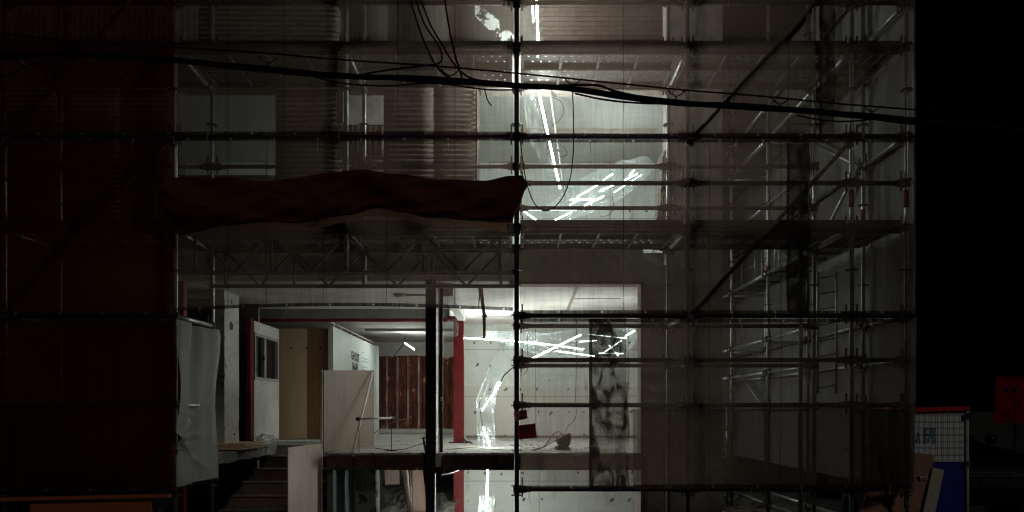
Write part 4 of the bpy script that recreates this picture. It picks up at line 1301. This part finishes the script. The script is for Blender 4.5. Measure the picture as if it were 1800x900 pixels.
# flap folded back along the shop side of the lower left bay
def flap(u, v):
    y = YA - .06 + u * (YZ - YA + .1); z = LV[860] + v * (ZP(563, YA) - LV[860])
    pull = math.exp(-((v - .27) / .12) ** 2) * .06 * math.exp(-(u / .3))
    w = u + .05 * math.sin(v * 4.0) + .03 * nz(v * 3, 2)
    fold = .05 * math.sin(w * 8.5 + .6) * (.55 + .45 * v) + .022 * math.sin(w * 21 + 2 * v) * (.3 + .7 * v) + .03 * nz(u * 2, v * 2.5)
    fold -= .06 * math.exp(-((w - .42) / .022) ** 2) * min(1, max(0, (v - .25) * 4))
    for (v0, k, a) in ((.30, .34, .05), (.30, -.30, .06), (.30, .02, .03)):
        fold += a * math.exp(-((v - v0 - k * (u - .05)) / .022) ** 2) * max(0, 1 - 1.1 * u)
    return Vector((XS[1] + .02 + fold - pull + (.02 if u > .98 else 0), y, z - .07 * max(0, u - .9) * 10 * (1 if v > .95 else 0)))
m = MB(); m.grid(flap, 60, 90)
fo = m.build('net', M['net_flap']); fo.name = 'net_flap'
tag(fo, 'light grey net flap folded back beside the open shop front', 'net'); WORLD[fo.name] = Vector(fo.location)
m = MB(); m.grid(lambda u, v: flap(u, v * .018) + Vector((.006, 0, 0)), 24, 1); m.build('net_hem', M['net_hem'], fo)
m = MB()
for u in (.3, .82):
    c = flap(u, .02); pts = [c + Vector((.012, math.cos(a) * .014, math.sin(a) * .014)) for a in [2 * math.pi * q / 8 for q in range(9)]]
    m.tube(pts, .004, 5, cap=False)
e = m.build('eyelet', M['cap'], fo); e['kind'] = 'stuff'

# rolled up canvas slung over the girder
def interp(tab, x):
    for (a, b), (c, d) in zip(tab[:-1], tab[1:]):
        if a <= x <= c:
            t = (x - a) / (c - a); t = t * t * (3 - 2 * t); return b + (d - b) * t
    return tab[-1][1] if x > tab[-1][0] else tab[0][1]
top = [(286, 345), (292, 312), (400, 312), (455, 318), (510, 315), (580, 303), (640, 299), (700, 306), (760, 314), (850, 318), (895, 309), (918, 309), (926, 322)]
bot = [(286, 350), (296, 390), (318, 414), (340, 408), (400, 396), (450, 391), (520, 392), (560, 386), (610, 378), (660, 366), (700, 372), (760, 383), (840, 388), (880, 392), (898, 392), (910, 365), (926, 330)]
YRo = YN - .13
def rollf(u, v):
    px = 286 + u * 640
    zt_, zb_ = ZP(interp(top, px), YRo), ZP(interp(bot, px), YRo)
    a = v * 2 * math.pi
    zc, h = (zt_ + zb_) / 2, (zt_ - zb_) / 2
    tw = .5 * math.sin(u * 9)
    r = 1 + .10 * nz(u * 14 + a, math.cos(a) * 2, math.sin(a) * 2) - .30 * (1 - abs(nz(u * 5 + 4, math.sin(a) * 1.6 + u * 6, 2))) ** 7 + .12 * abs(nz(u * 30, math.sin(a) * 4, 7))
    dy = (.055 + .05 * h) * math.cos(a) + .022 * math.sin(a * 3 + u * 22) * (1 - abs(math.sin(a)) ** 4) + .012 * math.sin(a * 7 - u * 40)
    return Vector((XP(px, YRo), YRo - dy * r, zc + h * math.sin(a)))
m = MB(); m.grid(rollf, 190, 64)
ro = m.build('canvas_roll', M['roll']); tag(ro, 'dark red canvas rolled up and slung across the scaffold', 'canvas')
def lip(u, v):
    px = 420 + u * 470; zb_ = ZP(interp(bot, px), YRo)
    return Vector((XP(px, YRo), YRo + .04 - .02 * v + .01 * nz(px * .05, v * 3), zb_ + .09 - v * (.155 + .05 * nz(px * .013) + .02 * nz(px * .06, 3))))
m = MB(); m.grid(lip, 70, 6); m.build('canvas_edge', M['roll_edge'], ro)

# ------------------------------------------------------------------ fluorescent tubes
def ftube(label, a, b, ya, yb=None, r=.013, lit='lit', Group='fluorescent tubes of the hanging light work'):
    yb = ya if yb is None else yb
    A, Bp = P(*a, ya), P(*b, yb); d = (Bp - A).normalized()
    t = thing('fluorescent_tube', label, 'tube light', (A + Bp) / 2, Group)
    MB().tube([A + d * .012, Bp - d * .012], r, 10).build('glass_tube', M[lit], t)
    MB().tube([A, A + d * .013], r + .001, 10).build('end_cap', M['cap'], t)
    MB().tube([Bp - d * .013, Bp], r + .001, 10).build('end_cap', M['cap'], t)
    return t
YT = 8.33
ftube('lit tube hanging in the top opening before the brick wall', (941, -75), (946, 79), 9.0, r=.014, lit='lit_low')
ftube('short lit tube beside the long one before the brick wall', (936, 2), (937.5, 41), 9.1, r=.010)
ftube('lit tube glowing behind the perforated upper deck', (946.5, 84), (946, 155), YT, r=.012, lit='lit_strong')
ftube('long lit tube hanging steeply in the bright upper opening', (946, 158), (964, 240), YT, 8.45, r=.012, lit='lit_strong')
ftube('lower lit tube continuing the steep line in the upper opening', (965, 246), (985, 333), 8.5, 8.8, r=.011, lit='lit_low')
ftube('dark unlit tube parallel to the steep lit line, upper one', (967, 160), (981, 262), 8.6, 8.8, lit='unlit', r=.014)
ftube('dark unlit tube continuing below the upper unlit one', (982, 268), (993, 348), 8.8, 9.0, lit='unlit', r=.011)
CL = [
 ('thick level lit tube at the left of the upper cluster', (1000, 351), (1053, 350.5), 9.1, 9.2, .014, 'lit'),
 ('slanting lit tube rising from the thick level one to mid cluster', (1013, 347), (1051, 325), 9.1, 9.6, .010, 'lit'),
 ('lit tube just above the front rail in the upper cluster', (1060, 317), (1077, 305.5), 9.5, 9.8, .010, 'lit'),
 ('lit tube slanting below the thick level one in the cluster', (1026, 362), (1062, 344), 8.95, 9.2, .011, 'lit'),
 ('short bright tube at the crossing point of the cluster', (1053, 337), (1081, 324), 9.2, 9.6, .011, 'lit'),
 ('long lit tube reaching to the far right of the cluster', (1078, 339), (1128, 307), 9.0, 9.9, .012, 'lit_soft'),
 ('lit tube parallel above the long right one in the cluster', (1097, 317), (1121, 305), 9.4, 9.9, .011, 'lit'),
 ('short level lit tube highest in the cluster under the rear rail', (1087, 291.5), (1112, 292), 9.4, 9.4, .011, 'lit'),
 ('tiny lit tube end at the top right of the cluster', (1106, 308), (1115, 299), 9.5, 9.8, .009, 'lit'),
 ('short stub tube left under the thick level one', (1000, 361), (1015, 353), 9.0, 9.1, .010, 'lit'),
 ('long dim level tube under the lower rear rail', (918, 369), (1015, 370), 8.9, 9.0, .009, 'lit_soft'),
 ('lit tube slanting down right at the cluster\'s lower left', (919, 370), (944, 388), 8.75, 8.8, .011, 'lit'),
 ('bright tube rising right at the bottom of the cluster', (964, 392), (1005, 373), 8.75, 8.95, .013, 'lit'),
]
for (lab, a, b, y0, y1, r, l) in CL: ftube(lab, a, b, y0 + .25, y1 + .25, r * .5, 'lit_mid' if l == 'lit' else l)
FL1 = [
 ('long bright tube running right from the red column', (816, 594), (899, 598.8), 12.0, 11.3, .013, 'lit_main'),
 ('bright tube passing behind the front pole toward the right', (903, 599), (962, 607), 11.2, 10.6, .014, 'lit'),
 ('bright tube sloping gently to mid room right of front pole', (929, 600.5), (1027, 614.5), 10.9, 10.2, .012, 'lit'),
 ('dim thick tube crossing steeply up to the right', (934, 631), (1022, 588), 9.6, 9.9, .015, 'lit_soft'),
 ('thin bright tube below the sloping one at mid room', (978, 617), (1047, 626.5), 10.2, 10.0, .010, 'lit'),
 ('short bright tube left of the marbled net strip', (1017, 600.8), (1050, 598.5), 10.2, 10.2, .010, 'lit_soft'),
 ('faint thin tube highest behind the marbled net strip', (1034, 587.5), (1103, 595), 10.4, 10.2, .007, 'lit_soft'),
 ('level tube lowest behind the marbled net strip', (1051, 621), (1097, 621.5), 10.2, 10.2, .010, 'lit_soft'),
 ('tube rising right across the marbled net strip', (1058, 622), (1093, 598), 10.0, 10.3, .009, 'lit_soft'),
 ('tube falling right across the marbled net strip', (1070, 606), (1088, 627), 10.1, 10.0, .012, 'lit_soft'),
 ('short bright tube right of the marbled net strip', (1098, 591.5), (1116, 581), 10.2, 10.4, .012, 'lit'),
 ('tilted bright tube inside the clear sleeve left of front pole', (846.5, 723), (881, 671.5), 9.9, 9.9, .016, 'lit'),
 ('bright tube standing at the foot of the clear sleeve', (849, 750), (862, 786), 9.9, 9.75, .018, 'lit'),
 ('upright bright tube below the slab in the clear cylinder', (857.5, 821), (853, 970), 9.75, 9.75, .018, 'lit_low'),
]
for (lab, a, b, y0, y1, r, l) in FL1: ftube(lab, a, b, y0, y1, r * (.48 if l == 'lit' else .8), 'lit_thin' if l == 'lit' else l)
ftube('small lit tube hanging under the ceiling before the rusty wall', (710, 602), (729.5, 615), 14.6, 14.2, .010, 'lit_thin', Group=None)

# clear film around the tubes
def sleeve(label, path, rad, y, seed, mat=None, n=18):
    pts = smooth_pts([P(px, py, yy) for (px, py), yy in zip(path, y)], 6)
    rr = []
    for i in range(len(pts)):
        t = i / (len(pts) - 1) * (len(rad) - 1); k = min(int(t), len(rad) - 2); rr.append(rad[k] + (rad[k + 1] - rad[k]) * (t - k))
    m = MB()
    def fn(u, v):
        i = min(int(round(v * (len(pts) - 1))), len(pts) - 1); p = pts[i]
        d = (pts[min(i + 1, len(pts) - 1)] - pts[max(i - 1, 0)]).normalized()
        s = d.cross(Vector((0, 1, 0))).normalized(); t2 = s.cross(d)
        a = u * 2 * math.pi
        r = rr[i] * (1 + .30 * nz(math.cos(a) * 1.7 + seed, math.sin(a) * 1.7, i * .22) + .14 * nz(math.cos(a) * 5 + seed, math.sin(a) * 5, i * .6))
        return p + s * (math.cos(a) * r) + t2 * (math.sin(a) * r * .6)
    m.grid(fn, n, len(pts) - 1, smooth=False)
    o = m.build('film', mat or M['film']); o.name = 'film_sleeve'; return tag(o, label, 'plastic film')
sleeve('clear film sleeve winding from the floor up to the front pole', [(856, 786), (853, 740), (855, 700), (872, 655), (896, 612)], [.13, .13, .12, .13, .10], [9.85] * 5, 1)
sleeve('clear film spread round the tubes in the middle of the white room', [(850, 588), (910, 596), (975, 606), (1040, 606), (1085, 600), (1115, 588)], [.06, .12, .2, .24, .24, .12], [11.6, 10.9, 10.5, 10.3, 10.2, 10.3], 5)
sleeve('clear film cylinder round the upright tube below the slab', [(855, 872), (855, 900), (855, 930)], [.105, .105, .105], [9.75] * 3, 8)
sleeve('bubble film hanging along the steep tube in the upper opening', [(931, 160), (938, 200), (948, 245), (957, 275)], [.10, .11, .11, .06], [8.5, 8.5, 8.6, 8.7], 12, M['film_mesh'])
sleeve('clear film crumpled round the tube cluster in the upper opening', [(925, 378), (975, 375), (1010, 355), (1060, 332), (1105, 308), (1140, 285)], [.08, .14, .2, .24, .22, .1], [8.85, 9.0, 9.1, 9.3, 9.6, 9.8], 17)
sleeve('clear film scrap hanging beside the red column top', [(793, 560), (796, 575), (797, 592)], [.07, .10, .05], [10.9, 10.9, 10.9], 23)
sleeve('clear film running from steep tube down to the cluster', [(965, 270), (980, 315), (1000, 350)], [.12, .15, .13], [8.7, 8.9, 9.0], 31)
m = MB(); a0, a1 = P(1008, 10, 8.45), P(1008, 82, 8.45)
m.grid(lambda u, v: Vector((XP(920, 8.45) + u * (XP(1010, 8.45) - XP(920, 8.45)), 8.45 + .03 * nz(u * 3, v * 3), ZP(84, 8.45) + v * 1.1)), 24, 20, smooth=False)
o = m.build('film', M['film_mesh']); o.name = 'bubble_film'; tag(o, 'sheet of bubble film hanging before the brick wall at top', 'plastic film')
# loose wires around the tubes
def wire(label, pts, y, r=.004, mat='cable', name='loose_wire'):
    return tag(MB().tube(smooth_pts([P(a, b, y) for a, b in pts]), r, 5).build(name, M[mat]), label, 'wire')
wire('thin wire curling right of the unlit tube upper', [(968, 170), (985, 178), (991, 195), (984, 210), (970, 222)], 8.7)
wire('thin wire curling low right of the steep lit tube', [(980, 250), (994, 262), (996, 272), (986, 276)], 8.9)
wire('thin wire looping down right of the cluster', [(1076, 345), (1078, 362), (1070, 378), (1055, 380)], 9.3)
wire('dark lead running from the sleeve tube up to the front pole', [(881, 671), (886, 660), (895, 652), (905, 643)], 9.8, .008)
wire('dark lead hanging inside the clear sleeve', [(843, 705), (845, 730), (849, 750)], 9.9, .004)
wire('thin wire hanging from the sloping tube at mid room', [(927, 590), (928, 640), (924, 655), (914, 660)], 10.2)

# ------------------------------------------------------------------ cables across the street
YCb = 5.6
CBT = thing('cable_bundle', 'thick sagging bundle of black overhead cables crossing the scaffold', 'cables', P(900, 150, YCb))
main = [(-150, 104), (0, 98), (150, 95), (300, 106), (450, 121), (600, 133), (750, 141), (900, 150), (1000, 157), (1100, 169), (1200, 181), (1300, 187), (1400, 195), (1500, 203), (1600, 213), (1750, 226), (1950, 240)]
random.seed(4)
for k in range(9):
    off = random.uniform(-4.0, 4.2); ph = random.uniform(0, 6)
    pts = [P(x, y + off * (.6 + .5 * math.sin(x * .006 + ph)) + 2 * math.sin(x * .017 + ph), YCb + .04 * math.sin(k * 2.1 + x * .01)) for x, y in main]
    MB().tube(smooth_pts(pts, 5), random.choice((.007, .009, .011, .013)), 6).build('cable', M['cable'], CBT)
def cbl(label, pts, y=YCb - .02, r=.0075, name='overhead_cable', cat='cable'):
    return tag(MB().tube(smooth_pts([P(a, b, y) for a, b in pts]), r, 6).build(name, M['cable']), label, cat)
cbl('thin messenger wire running straight above the cable bundle', [(-150, 50), (0, 58), (100, 70), (300, 83), (450, 92), (600, 105), (750, 115), (900, 128), (1100, 148), (1200, 158), (1350, 170), (1450, 180), (1600, 192), (1900, 212)], r=.0065)
cbl('leftmost drop cable falling from the top to the bundle', [(716, -20), (735, 45), (755, 95), (772, 122), (790, 138)])
cbl('drop cable bending back left along the bundle', [(724, -20), (745, 40), (768, 75), (777, 100), (770, 112), (740, 116), (690, 122), (640, 130)])
cbl('drop cable curving right into the bundle past the pole', [(733, -20), (755, 40), (778, 80), (800, 115), (830, 138), (890, 147)])
cbl('rightmost steep drop cable with ties', [(779, -20), (788, 40), (798, 90), (810, 130), (812, 142)], r=.0085)
cbl('sagging cable under the bundle left of the front pole', [(540, 131), (600, 146), (680, 151), (760, 146), (850, 157), (900, 158)], r=.006)
cbl('pair of slack cables under the bundle at middle right', [(1010, 164), (1060, 175), (1120, 181), (1190, 183)], r=.007)
cbl('slack cable humping over the bundle right of front pole', [(930, 152), (1000, 150), (1050, 150), (1080, 160), (1140, 173)], r=.009)
cbl('sagging black cable under the bundle at far right', [(1400, 203), (1450, 212), (1500, 213), (1560, 206)], r=.006)
cbl('slack left cable dipping away under the bundle', [(-100, 150), (0, 135), (60, 112), (150, 96)], r=.007)
lp = cbl('long thin wire loop hanging from the bundle before the bright opening', [(1006, 158), (1008, 200), (1008, 260), (1003, 310), (990, 345), (972, 366), (955, 370), (940, 358), (928, 330), (920, 290), (914, 240)], y=6.9, r=.006, name='wire_loop', cat='wire')
random.seed(8)
for k, (x, y) in enumerate(((245, 95), (470, 118), (790, 140), (1006, 155), (1188, 176), (1370, 190), (1532, 203))):
    m = MB()
    m.tube(smooth_pts([P(x - 15, y - 19, YCb - .03), P(x - 9, y - 12, YCb - .03), P(x, y - 6, YCb - .03), P(x - 1, y + 6, YCb - .03)], 4), .005, 5)
    m.tube(smooth_pts([P(x + 17, y - 17, YCb - .03), P(x + 9, y - 10, YCb - .03), P(x, y - 5, YCb - .03), P(x + 2, y + 8, YCb - .03)], 4), .005, 5)
    m.build('tie_wire', M['cable'], CBT)
wire('frayed wire end hanging below the bundle left of the pole', [(851, 155), (855, 170), (858, 178), (864, 186)], YCb, .005)

# ------------------------------------------------------------------ plates on the front pole
def plate(label, c, w, h, ang, lines, mat, y):
    t = thing('warning_plate', label, 'sign', P(c[0], c[1], y), 'plates tied to the front pole')
    ca, sa = math.cos(ang), math.sin(ang); C = P(c[0], c[1], y)
    def tr(x, z, dy=0): return Vector((C.x + x * ca - z * sa, y + dy, C.z + x * sa + z * ca))
    m = MB(); vs = [tr(x, z, d) for d in (0, .004) for x, z in ((-w / 2, -h / 2), (w / 2, -h / 2), (w / 2, h / 2), (-w / 2, h / 2))]
    m.add(vs, [(0, 1, 2, 3), (7, 6, 5, 4), (0, 4, 5, 1), (1, 5, 6, 2), (2, 6, 7, 3), (3, 7, 4, 0)]); m.build('plate', mat, t)
    for (s, x, z, sz, sx) in lines:
        lettering(s, sz, lambda a, b: tr(x + a, z + b, -.003), M['ink'], t, offset=.001, sx=sx)
    return t
plate('small faded red plate with black number on the front pole', (915, 730), .135, .098, .22, [('고 객 차', -.058, .005, .045, .9), ('11224464', -.058, -.036, .036, .78)], M['sign_dim'], YA - .075)
plate('larger bright red plate with black number below the small one', (927, 758.5), .185, .15, .12, [('출입금지', -.085, .022, .055, .85), ('257-1711', -.08, -.03, .05, .9), ('..', -.08, -.065, .03, 1.0)], M['sign_red'], YA - .075)

# ------------------------------------------------------------------ things on the street at the right
YG = 7.55
GT = thing('hoarding_panel', 'white wire faced hoarding panel with red rail and blue lower half', 'hoarding', (XP(1640, YG), YG, 0))
hx0, hx1 = XP(1560, YG), XP(1699, YG)
MB().box(hx0, hx1, YG + .012, YG + .022, ZP(812, YG), ZP(727, YG)).build('upper_panel', M['board_white'], GT)
MB().box(hx0, hx1, YG + .010, YG + .024, .12, ZP(813, YG)).build('lower_panel', M['board_blue'], GT)
MB().obox((hx0, YG, ZP(719.5, YG) - .01), (hx1 + .02, YG, ZP(719.5, YG) + .01), .06, .045).build('top_rail', M['board_red'], GT)
MB().tube([(hx1 + .005, YG, 0), (hx1 + .005, YG, ZP(722, YG))], .02, 8).build('post', M['alu'], GT)
MB().tube([(hx0, YG, 0), (hx0, YG, ZP(722, YG))], .02, 8).build('post', M['alu'], GT)
for k in range(16):
    x = hx0 + .02 + k * .066
    if x < hx1: MB().tube([(x, YG - .004, ZP(812, YG)), (x, YG - .004, ZP(727, YG))], .0022, 5).build('mesh_wire', M['wire'], GT)
for k in range(8):
    z = ZP(810, YG) + k * .073
    MB().tube([(hx0, YG - .008, z), (hx1, YG - .008, z)], .0022, 5).build('mesh_wire', M['wire'], GT)
for py in (731, 815):
    MB().box(hx1 - .03, hx1 + .03, YG - .03, YG - .021, ZP(py + 5, YG), ZP(py - 5, YG)).build('hinge', M['chrome'], GT)
# mirrored blue print: a block with strokes and two peaked letters
def pb_(x0, x1, y0, y1): return (XP(x0, YG), XP(x1, YG), YG + .007, YG + .011, ZP(y1, YG), ZP(y0, YG))
m = MB().box(*pb_(1624, 1646, 752, 757)).box(*pb_(1640, 1646, 757, 780)).box(*pb_(1624, 1629, 757, 780))
m.prism([(XP(1630, YG), ZP(778, YG)), (XP(1634, YG), ZP(778, YG)), (XP(1639, YG), ZP(758, YG)), (XP(1635, YG), ZP(758, YG))], YG + .007, YG + .011)
m.prism([(XP(1629, YG), ZP(764, YG)), (XP(1640, YG), ZP(770, YG)), (XP(1640, YG), ZP(766, YG)), (XP(1629, YG), ZP(760, YG))], YG + .006, YG + .010)
m.build('logo', M['logo_blue'], GT)
lm = MB()
for x in (1606, 1614):
    lm.prism([(XP(x - 3, YG), ZP(779, YG)), (XP(x - 1, YG), ZP(779, YG)), (XP(x + 1, YG), ZP(760, YG)), (XP(x - 1, YG), ZP(760, YG))], YG + .007, YG + .011)
    lm.prism([(XP(x + 3, YG), ZP(779, YG)), (XP(x + 5, YG), ZP(779, YG)), (XP(x + 2, YG), ZP(760, YG)), (XP(x, YG), ZP(760, YG))], YG + .006, YG + .010)
lm.build('lettering', M['logo_blue'], GT)
br = board('leaning_plywood', 'reddish brown plywood sheet leaning at the right scaffold corner', [P(1512, 905, 7.35), P(1622, 905, 7.35), P(1643, 800, 7.48), P(1545, 788, 7.48)], .018, M['ply_red'])
sy = 7.40
sk = MB().obox(P(1617, 840, sy), P(1631, 838, sy), .004, .06).build('sticker', M['sticker'], br)
for k in range(3): MB().tube([P(1620 + k * 4.2, 836 - k * .6, sy - .004), P(1620 + k * 4.2, 836 - k * .6, sy - .0025)], .0085, 10).build('dot', M['sticker_red'], sk)
MB().obox(P(1618, 842.5, sy - .003), P(1630, 841, sy - .003), .002, .016).build('print_line', M['sticker_red'], sk)
board('plank', 'pale narrow plank leaning against the blue panel', [P(1622, 905, 7.3), P(1643, 905, 7.3), P(1660, 826, 7.42), P(1640, 822, 7.42)], .02, M['ply_cream'])
# dark lump by the corner pole
m = MB()
c0 = P(1510, 858, 8.2); c0.z = .38
def tyref(u, v):
    th = u * 2 * math.pi; ph = v * 2 * math.pi
    rr = .24 + .10 * math.cos(ph)
    return c0 + Vector((.10 * math.sin(ph), rr * math.cos(th), rr * math.sin(th)))
m.grid(tyref, 28, 12)
tag(m.build('old_tyre', M['tyre']), 'black tyre standing in the dark at the scaffold corner', 'tyre')
# backlit red sign at the right edge
YRS = 9.5
RS = thing('red_sign', 'dim red backlit sign with black symbols at the right edge', 'sign', P(1790, 742, YRS))
m = MB(); m.prism([(P(1754, 744, YRS).x, P(1754, 744, YRS).z), (P(1830, 744, YRS).x, P(1830, 744, YRS).z), (P(1834, 662, YRS).x, P(1834, 662, YRS).z), (P(1758, 662, YRS).x, P(1758, 662, YRS).z)], YRS, YRS + .08)
m.build('sign_box', M['lit_red'], RS)
for (x, y) in ((1766, 686), (1780, 686)): MB().tube([P(x, y, YRS - .006), P(x, y, YRS - .002)], .045, 12).build('symbol', M['ink'], RS)
m = MB().box(*[q for q in (XP(1783, YRS), XP(1803, YRS), YRS - .006, YRS - .002, ZP(702, YRS), ZP(700, YRS))]).box(XP(1784, YRS), XP(1787, YRS), YRS - .006, YRS - .002, ZP(728, YRS), ZP(706, YRS)).box(XP(1787.2, YRS), XP(1793, YRS), YRS - .006, YRS - .002, ZP(708, YRS), ZP(706, YRS))
m.build('symbol', M['ink'], RS)
star = []
for k in range(16):
    a = math.pi * k / 8; r = (.052 if k % 2 else .02); c = P(1771, 729, YRS); star.append((c.x + r * math.cos(a), c.z + r * math.sin(a)))
MB().prism(star, YRS - .006, YRS - .002).build('symbol', M['ink'], RS)
MB().tube([P(1764, 740, YRS - .006), P(1764, 740, YRS - .002)], .025, 10).build('symbol', M['ink'], RS)
MB().box(XP(1770, YRS), XP(1779, YRS), YRS - .006, YRS - .002, ZP(743.5, YRS), ZP(739, YRS)).build('symbol', M['ink'], RS)
MB().tube([(XP(1790, YRS), YRS + .04, 0), (XP(1790, YRS), YRS + .04, ZP(744, YRS))], .04, 10).build('post', M['black_steel'], RS)
# parked car in the dark
CX, CYY = XP(1742, 9.0), 9.0
CR = thing('parked_car', 'black car parked facing the street in the dark at right', 'car', (CX, CYY + 2.1, 0))
def car_sec(y):  # half width, bottom, hood/roof height
    tab = [(0, .72, .42, .72), (.12, .82, .32, .95), (.5, .86, .28, 1.05), (1.15, .87, .28, 1.12), (1.35, .86, .28, 1.16), (2.0, .80, .28, 1.62), (3.2, .80, .28, 1.66), (4.0, .78, .3, 1.5), (4.3, .74, .36, 1.0)]
    for a, b in zip(tab[:-1], tab[1:]):
        if a[0] <= y <= b[0]:
            t = (y - a[0]) / (b[0] - a[0]); return [a[i] + (b[i] - a[i]) * t for i in (1, 2, 3)]
    return tab[-1][1:]
m = MB()
def carf(u, v):
    y = v * 4.3; hw, b, t = car_sec(y)
    a = u * 2 * math.pi; c, s = math.cos(a), math.sin(a)
    e = .38
    x = math.copysign(abs(c) ** e, c) * hw; z = (b + t) / 2 + math.copysign(abs(s) ** e, s) * (t - b) / 2
    if z > 1.05 and y > 1.3: x *= 1 - .22 * (z - 1.05)
    return Vector((CX + x, CYY + y, z))
m.grid(carf, 32, 43)
m.add([carf(k / 32, 0) for k in range(32)], [tuple(range(32))]); m.add([carf(k / 32, 1) for k in range(32)], [tuple(range(32))])
m.build('body', M['car'], CR)
MB().box(CX - .55, CX + .55, CYY - .02, CYY - .004, .56, .70).build('grille', M['ink'], CR)
MB().box(CX - .17, CX + .17, CYY - .045, CYY - .022, .60, .69).build('number_plate', M['plate'], CR)
for s in (-1, 1):
    MB().box(CX + s * .62 - .12, CX + s * .62 + .12, CYY - .005, CYY + .06, .68, .82).build('headlight', M['lamp_glass'], CR)
    MB().tube([(CX + s * .9, CYY + 1.35, 1.14), (CX + s * 1.0, CYY + 1.35, 1.16)], .07, 8).build('mirror', M['car'], CR)
    for yy in (.85, 3.45):
        w = MB().tube([(CX + s * .68, CYY + yy, .32), (CX + s * .88, CYY + yy, .32)], .32, 20).build('wheel', M['tyre'], CR)
        MB().tube([(CX + s * .881, CYY + yy, .32), (CX + s * .895, CYY + yy, .32)], .2, 14).build('rim', M['chrome'], w)
MB().box(CX - .3, CX + .3, CYY - .03, CYY - .021, .76, .775).build('chrome_bar', M['chrome'], CR)
m = MB(); m.add([(CX - .66, CYY + 1.36, 1.17), (CX + .66, CYY + 1.36, 1.17), (CX + .58, CYY + 1.93, 1.58), (CX - .58, CYY + 1.93, 1.58)], [(0, 1, 2, 3)])
for v in m.v: v.y -= .02; v.z += .015
m.build('windscreen', M['glass_dark'], CR, thick=.006)

# ------------------------------------------------------------------ things behind the lower left net
YLb = 7.42
lbm = thing('mesh_hoarding', 'grey panel with square wire mesh behind the lower left net', 'panel', (XP(80, YLb), YLb, .3))
MB().box(XP(-60, YLb), XP(160, YLb), YLb + .02, YLb + .03, ZP(860, YLb), ZP(724, YLb)).build('sheet', M['board_old'], lbm)
for k in range(24):
    x = XP(-60, YLb) + k * .06
    if x < XP(160, YLb): MB().tube([(x, YLb, ZP(860, YLb)), (x, YLb, ZP(724, YLb))], .002, 5).build('mesh_wire', M['wire'], lbm)
for k in range(14):
    z = ZP(858, YLb) + k * .062
    MB().tube([(XP(-60, YLb), YLb - .004, z), (XP(160, YLb), YLb - .004, z)], .002, 5).build('mesh_wire', M['wire'], lbm)
o = MB().box(XP(4, 7.3), XP(85, 7.3), 7.28, 7.31, ZP(714, 7.3), ZP(708, 7.3)).build('red_lath', M['board_red']); tag(o, 'long red slat tied along the left pipe behind the net', 'slat')
o = MB().box(XP(103, 7.3), XP(168, 7.3), 7.28, 7.31, ZP(714, 7.3), ZP(709.5, 7.3)).build('red_lath', M['red_paint']); tag(o, 'short dull red slat right of the long red slat', 'slat')
o = MB().obox((XP(-60, 7.05), 7.05, ZP(879, 7.05)), (XP(299, 7.05), 7.05, ZP(871, 7.05)), .05, .035).build('timber_rail', M['orange_board'])
tag(o, 'long orange brown timber rail under the lower left net', 'timber')
o = MB().box(XP(54, 7.1), XP(267, 7.1), 7.09, 7.11, 0.02, ZP(881, 7.1)).build('orange_board', M['orange_board']); tag(o, 'orange brown board standing below the timber rail', 'board')
o = MB().box(XP(46, 7.3), XP(266, 7.3), 7.24, 7.26, ZP(872, 7.25), ZP(824, 7.25)).build('crate_board', M['red_rust']); tag(o, 'dark red board behind the lower left net above the rail', 'board')
SH = thing('shrub', 'small green weed growing beside the orange board at the red post', 'plant', (XP(280, 7.5), 7.5, 0))
MB().tube([(XP(280, 7.5), 7.5, 0), (XP(281, 7.5), 7.5, .5)], .008, 5).build('stem', M['straw'], SH)
m = MB(); random.seed(31)
for k in range(120):
    c = Vector((XP(280, 7.5) + random.gauss(0, .045), 7.5 + random.gauss(0, .06), random.uniform(.2, .62)))
    d = Vector((random.gauss(0, 1), random.gauss(0, 1), random.gauss(0, .6))).normalized(); s = d.orthogonal().normalized()
    L, w = random.uniform(.02, .035), random.uniform(.008, .014)
    m.add([c - d * L, c + s * w, c + d * L, c - s * w], [(0, 1, 2, 3)])
o = m.build('foliage', M['leaf'], SH); o['kind'] = 'stuff'
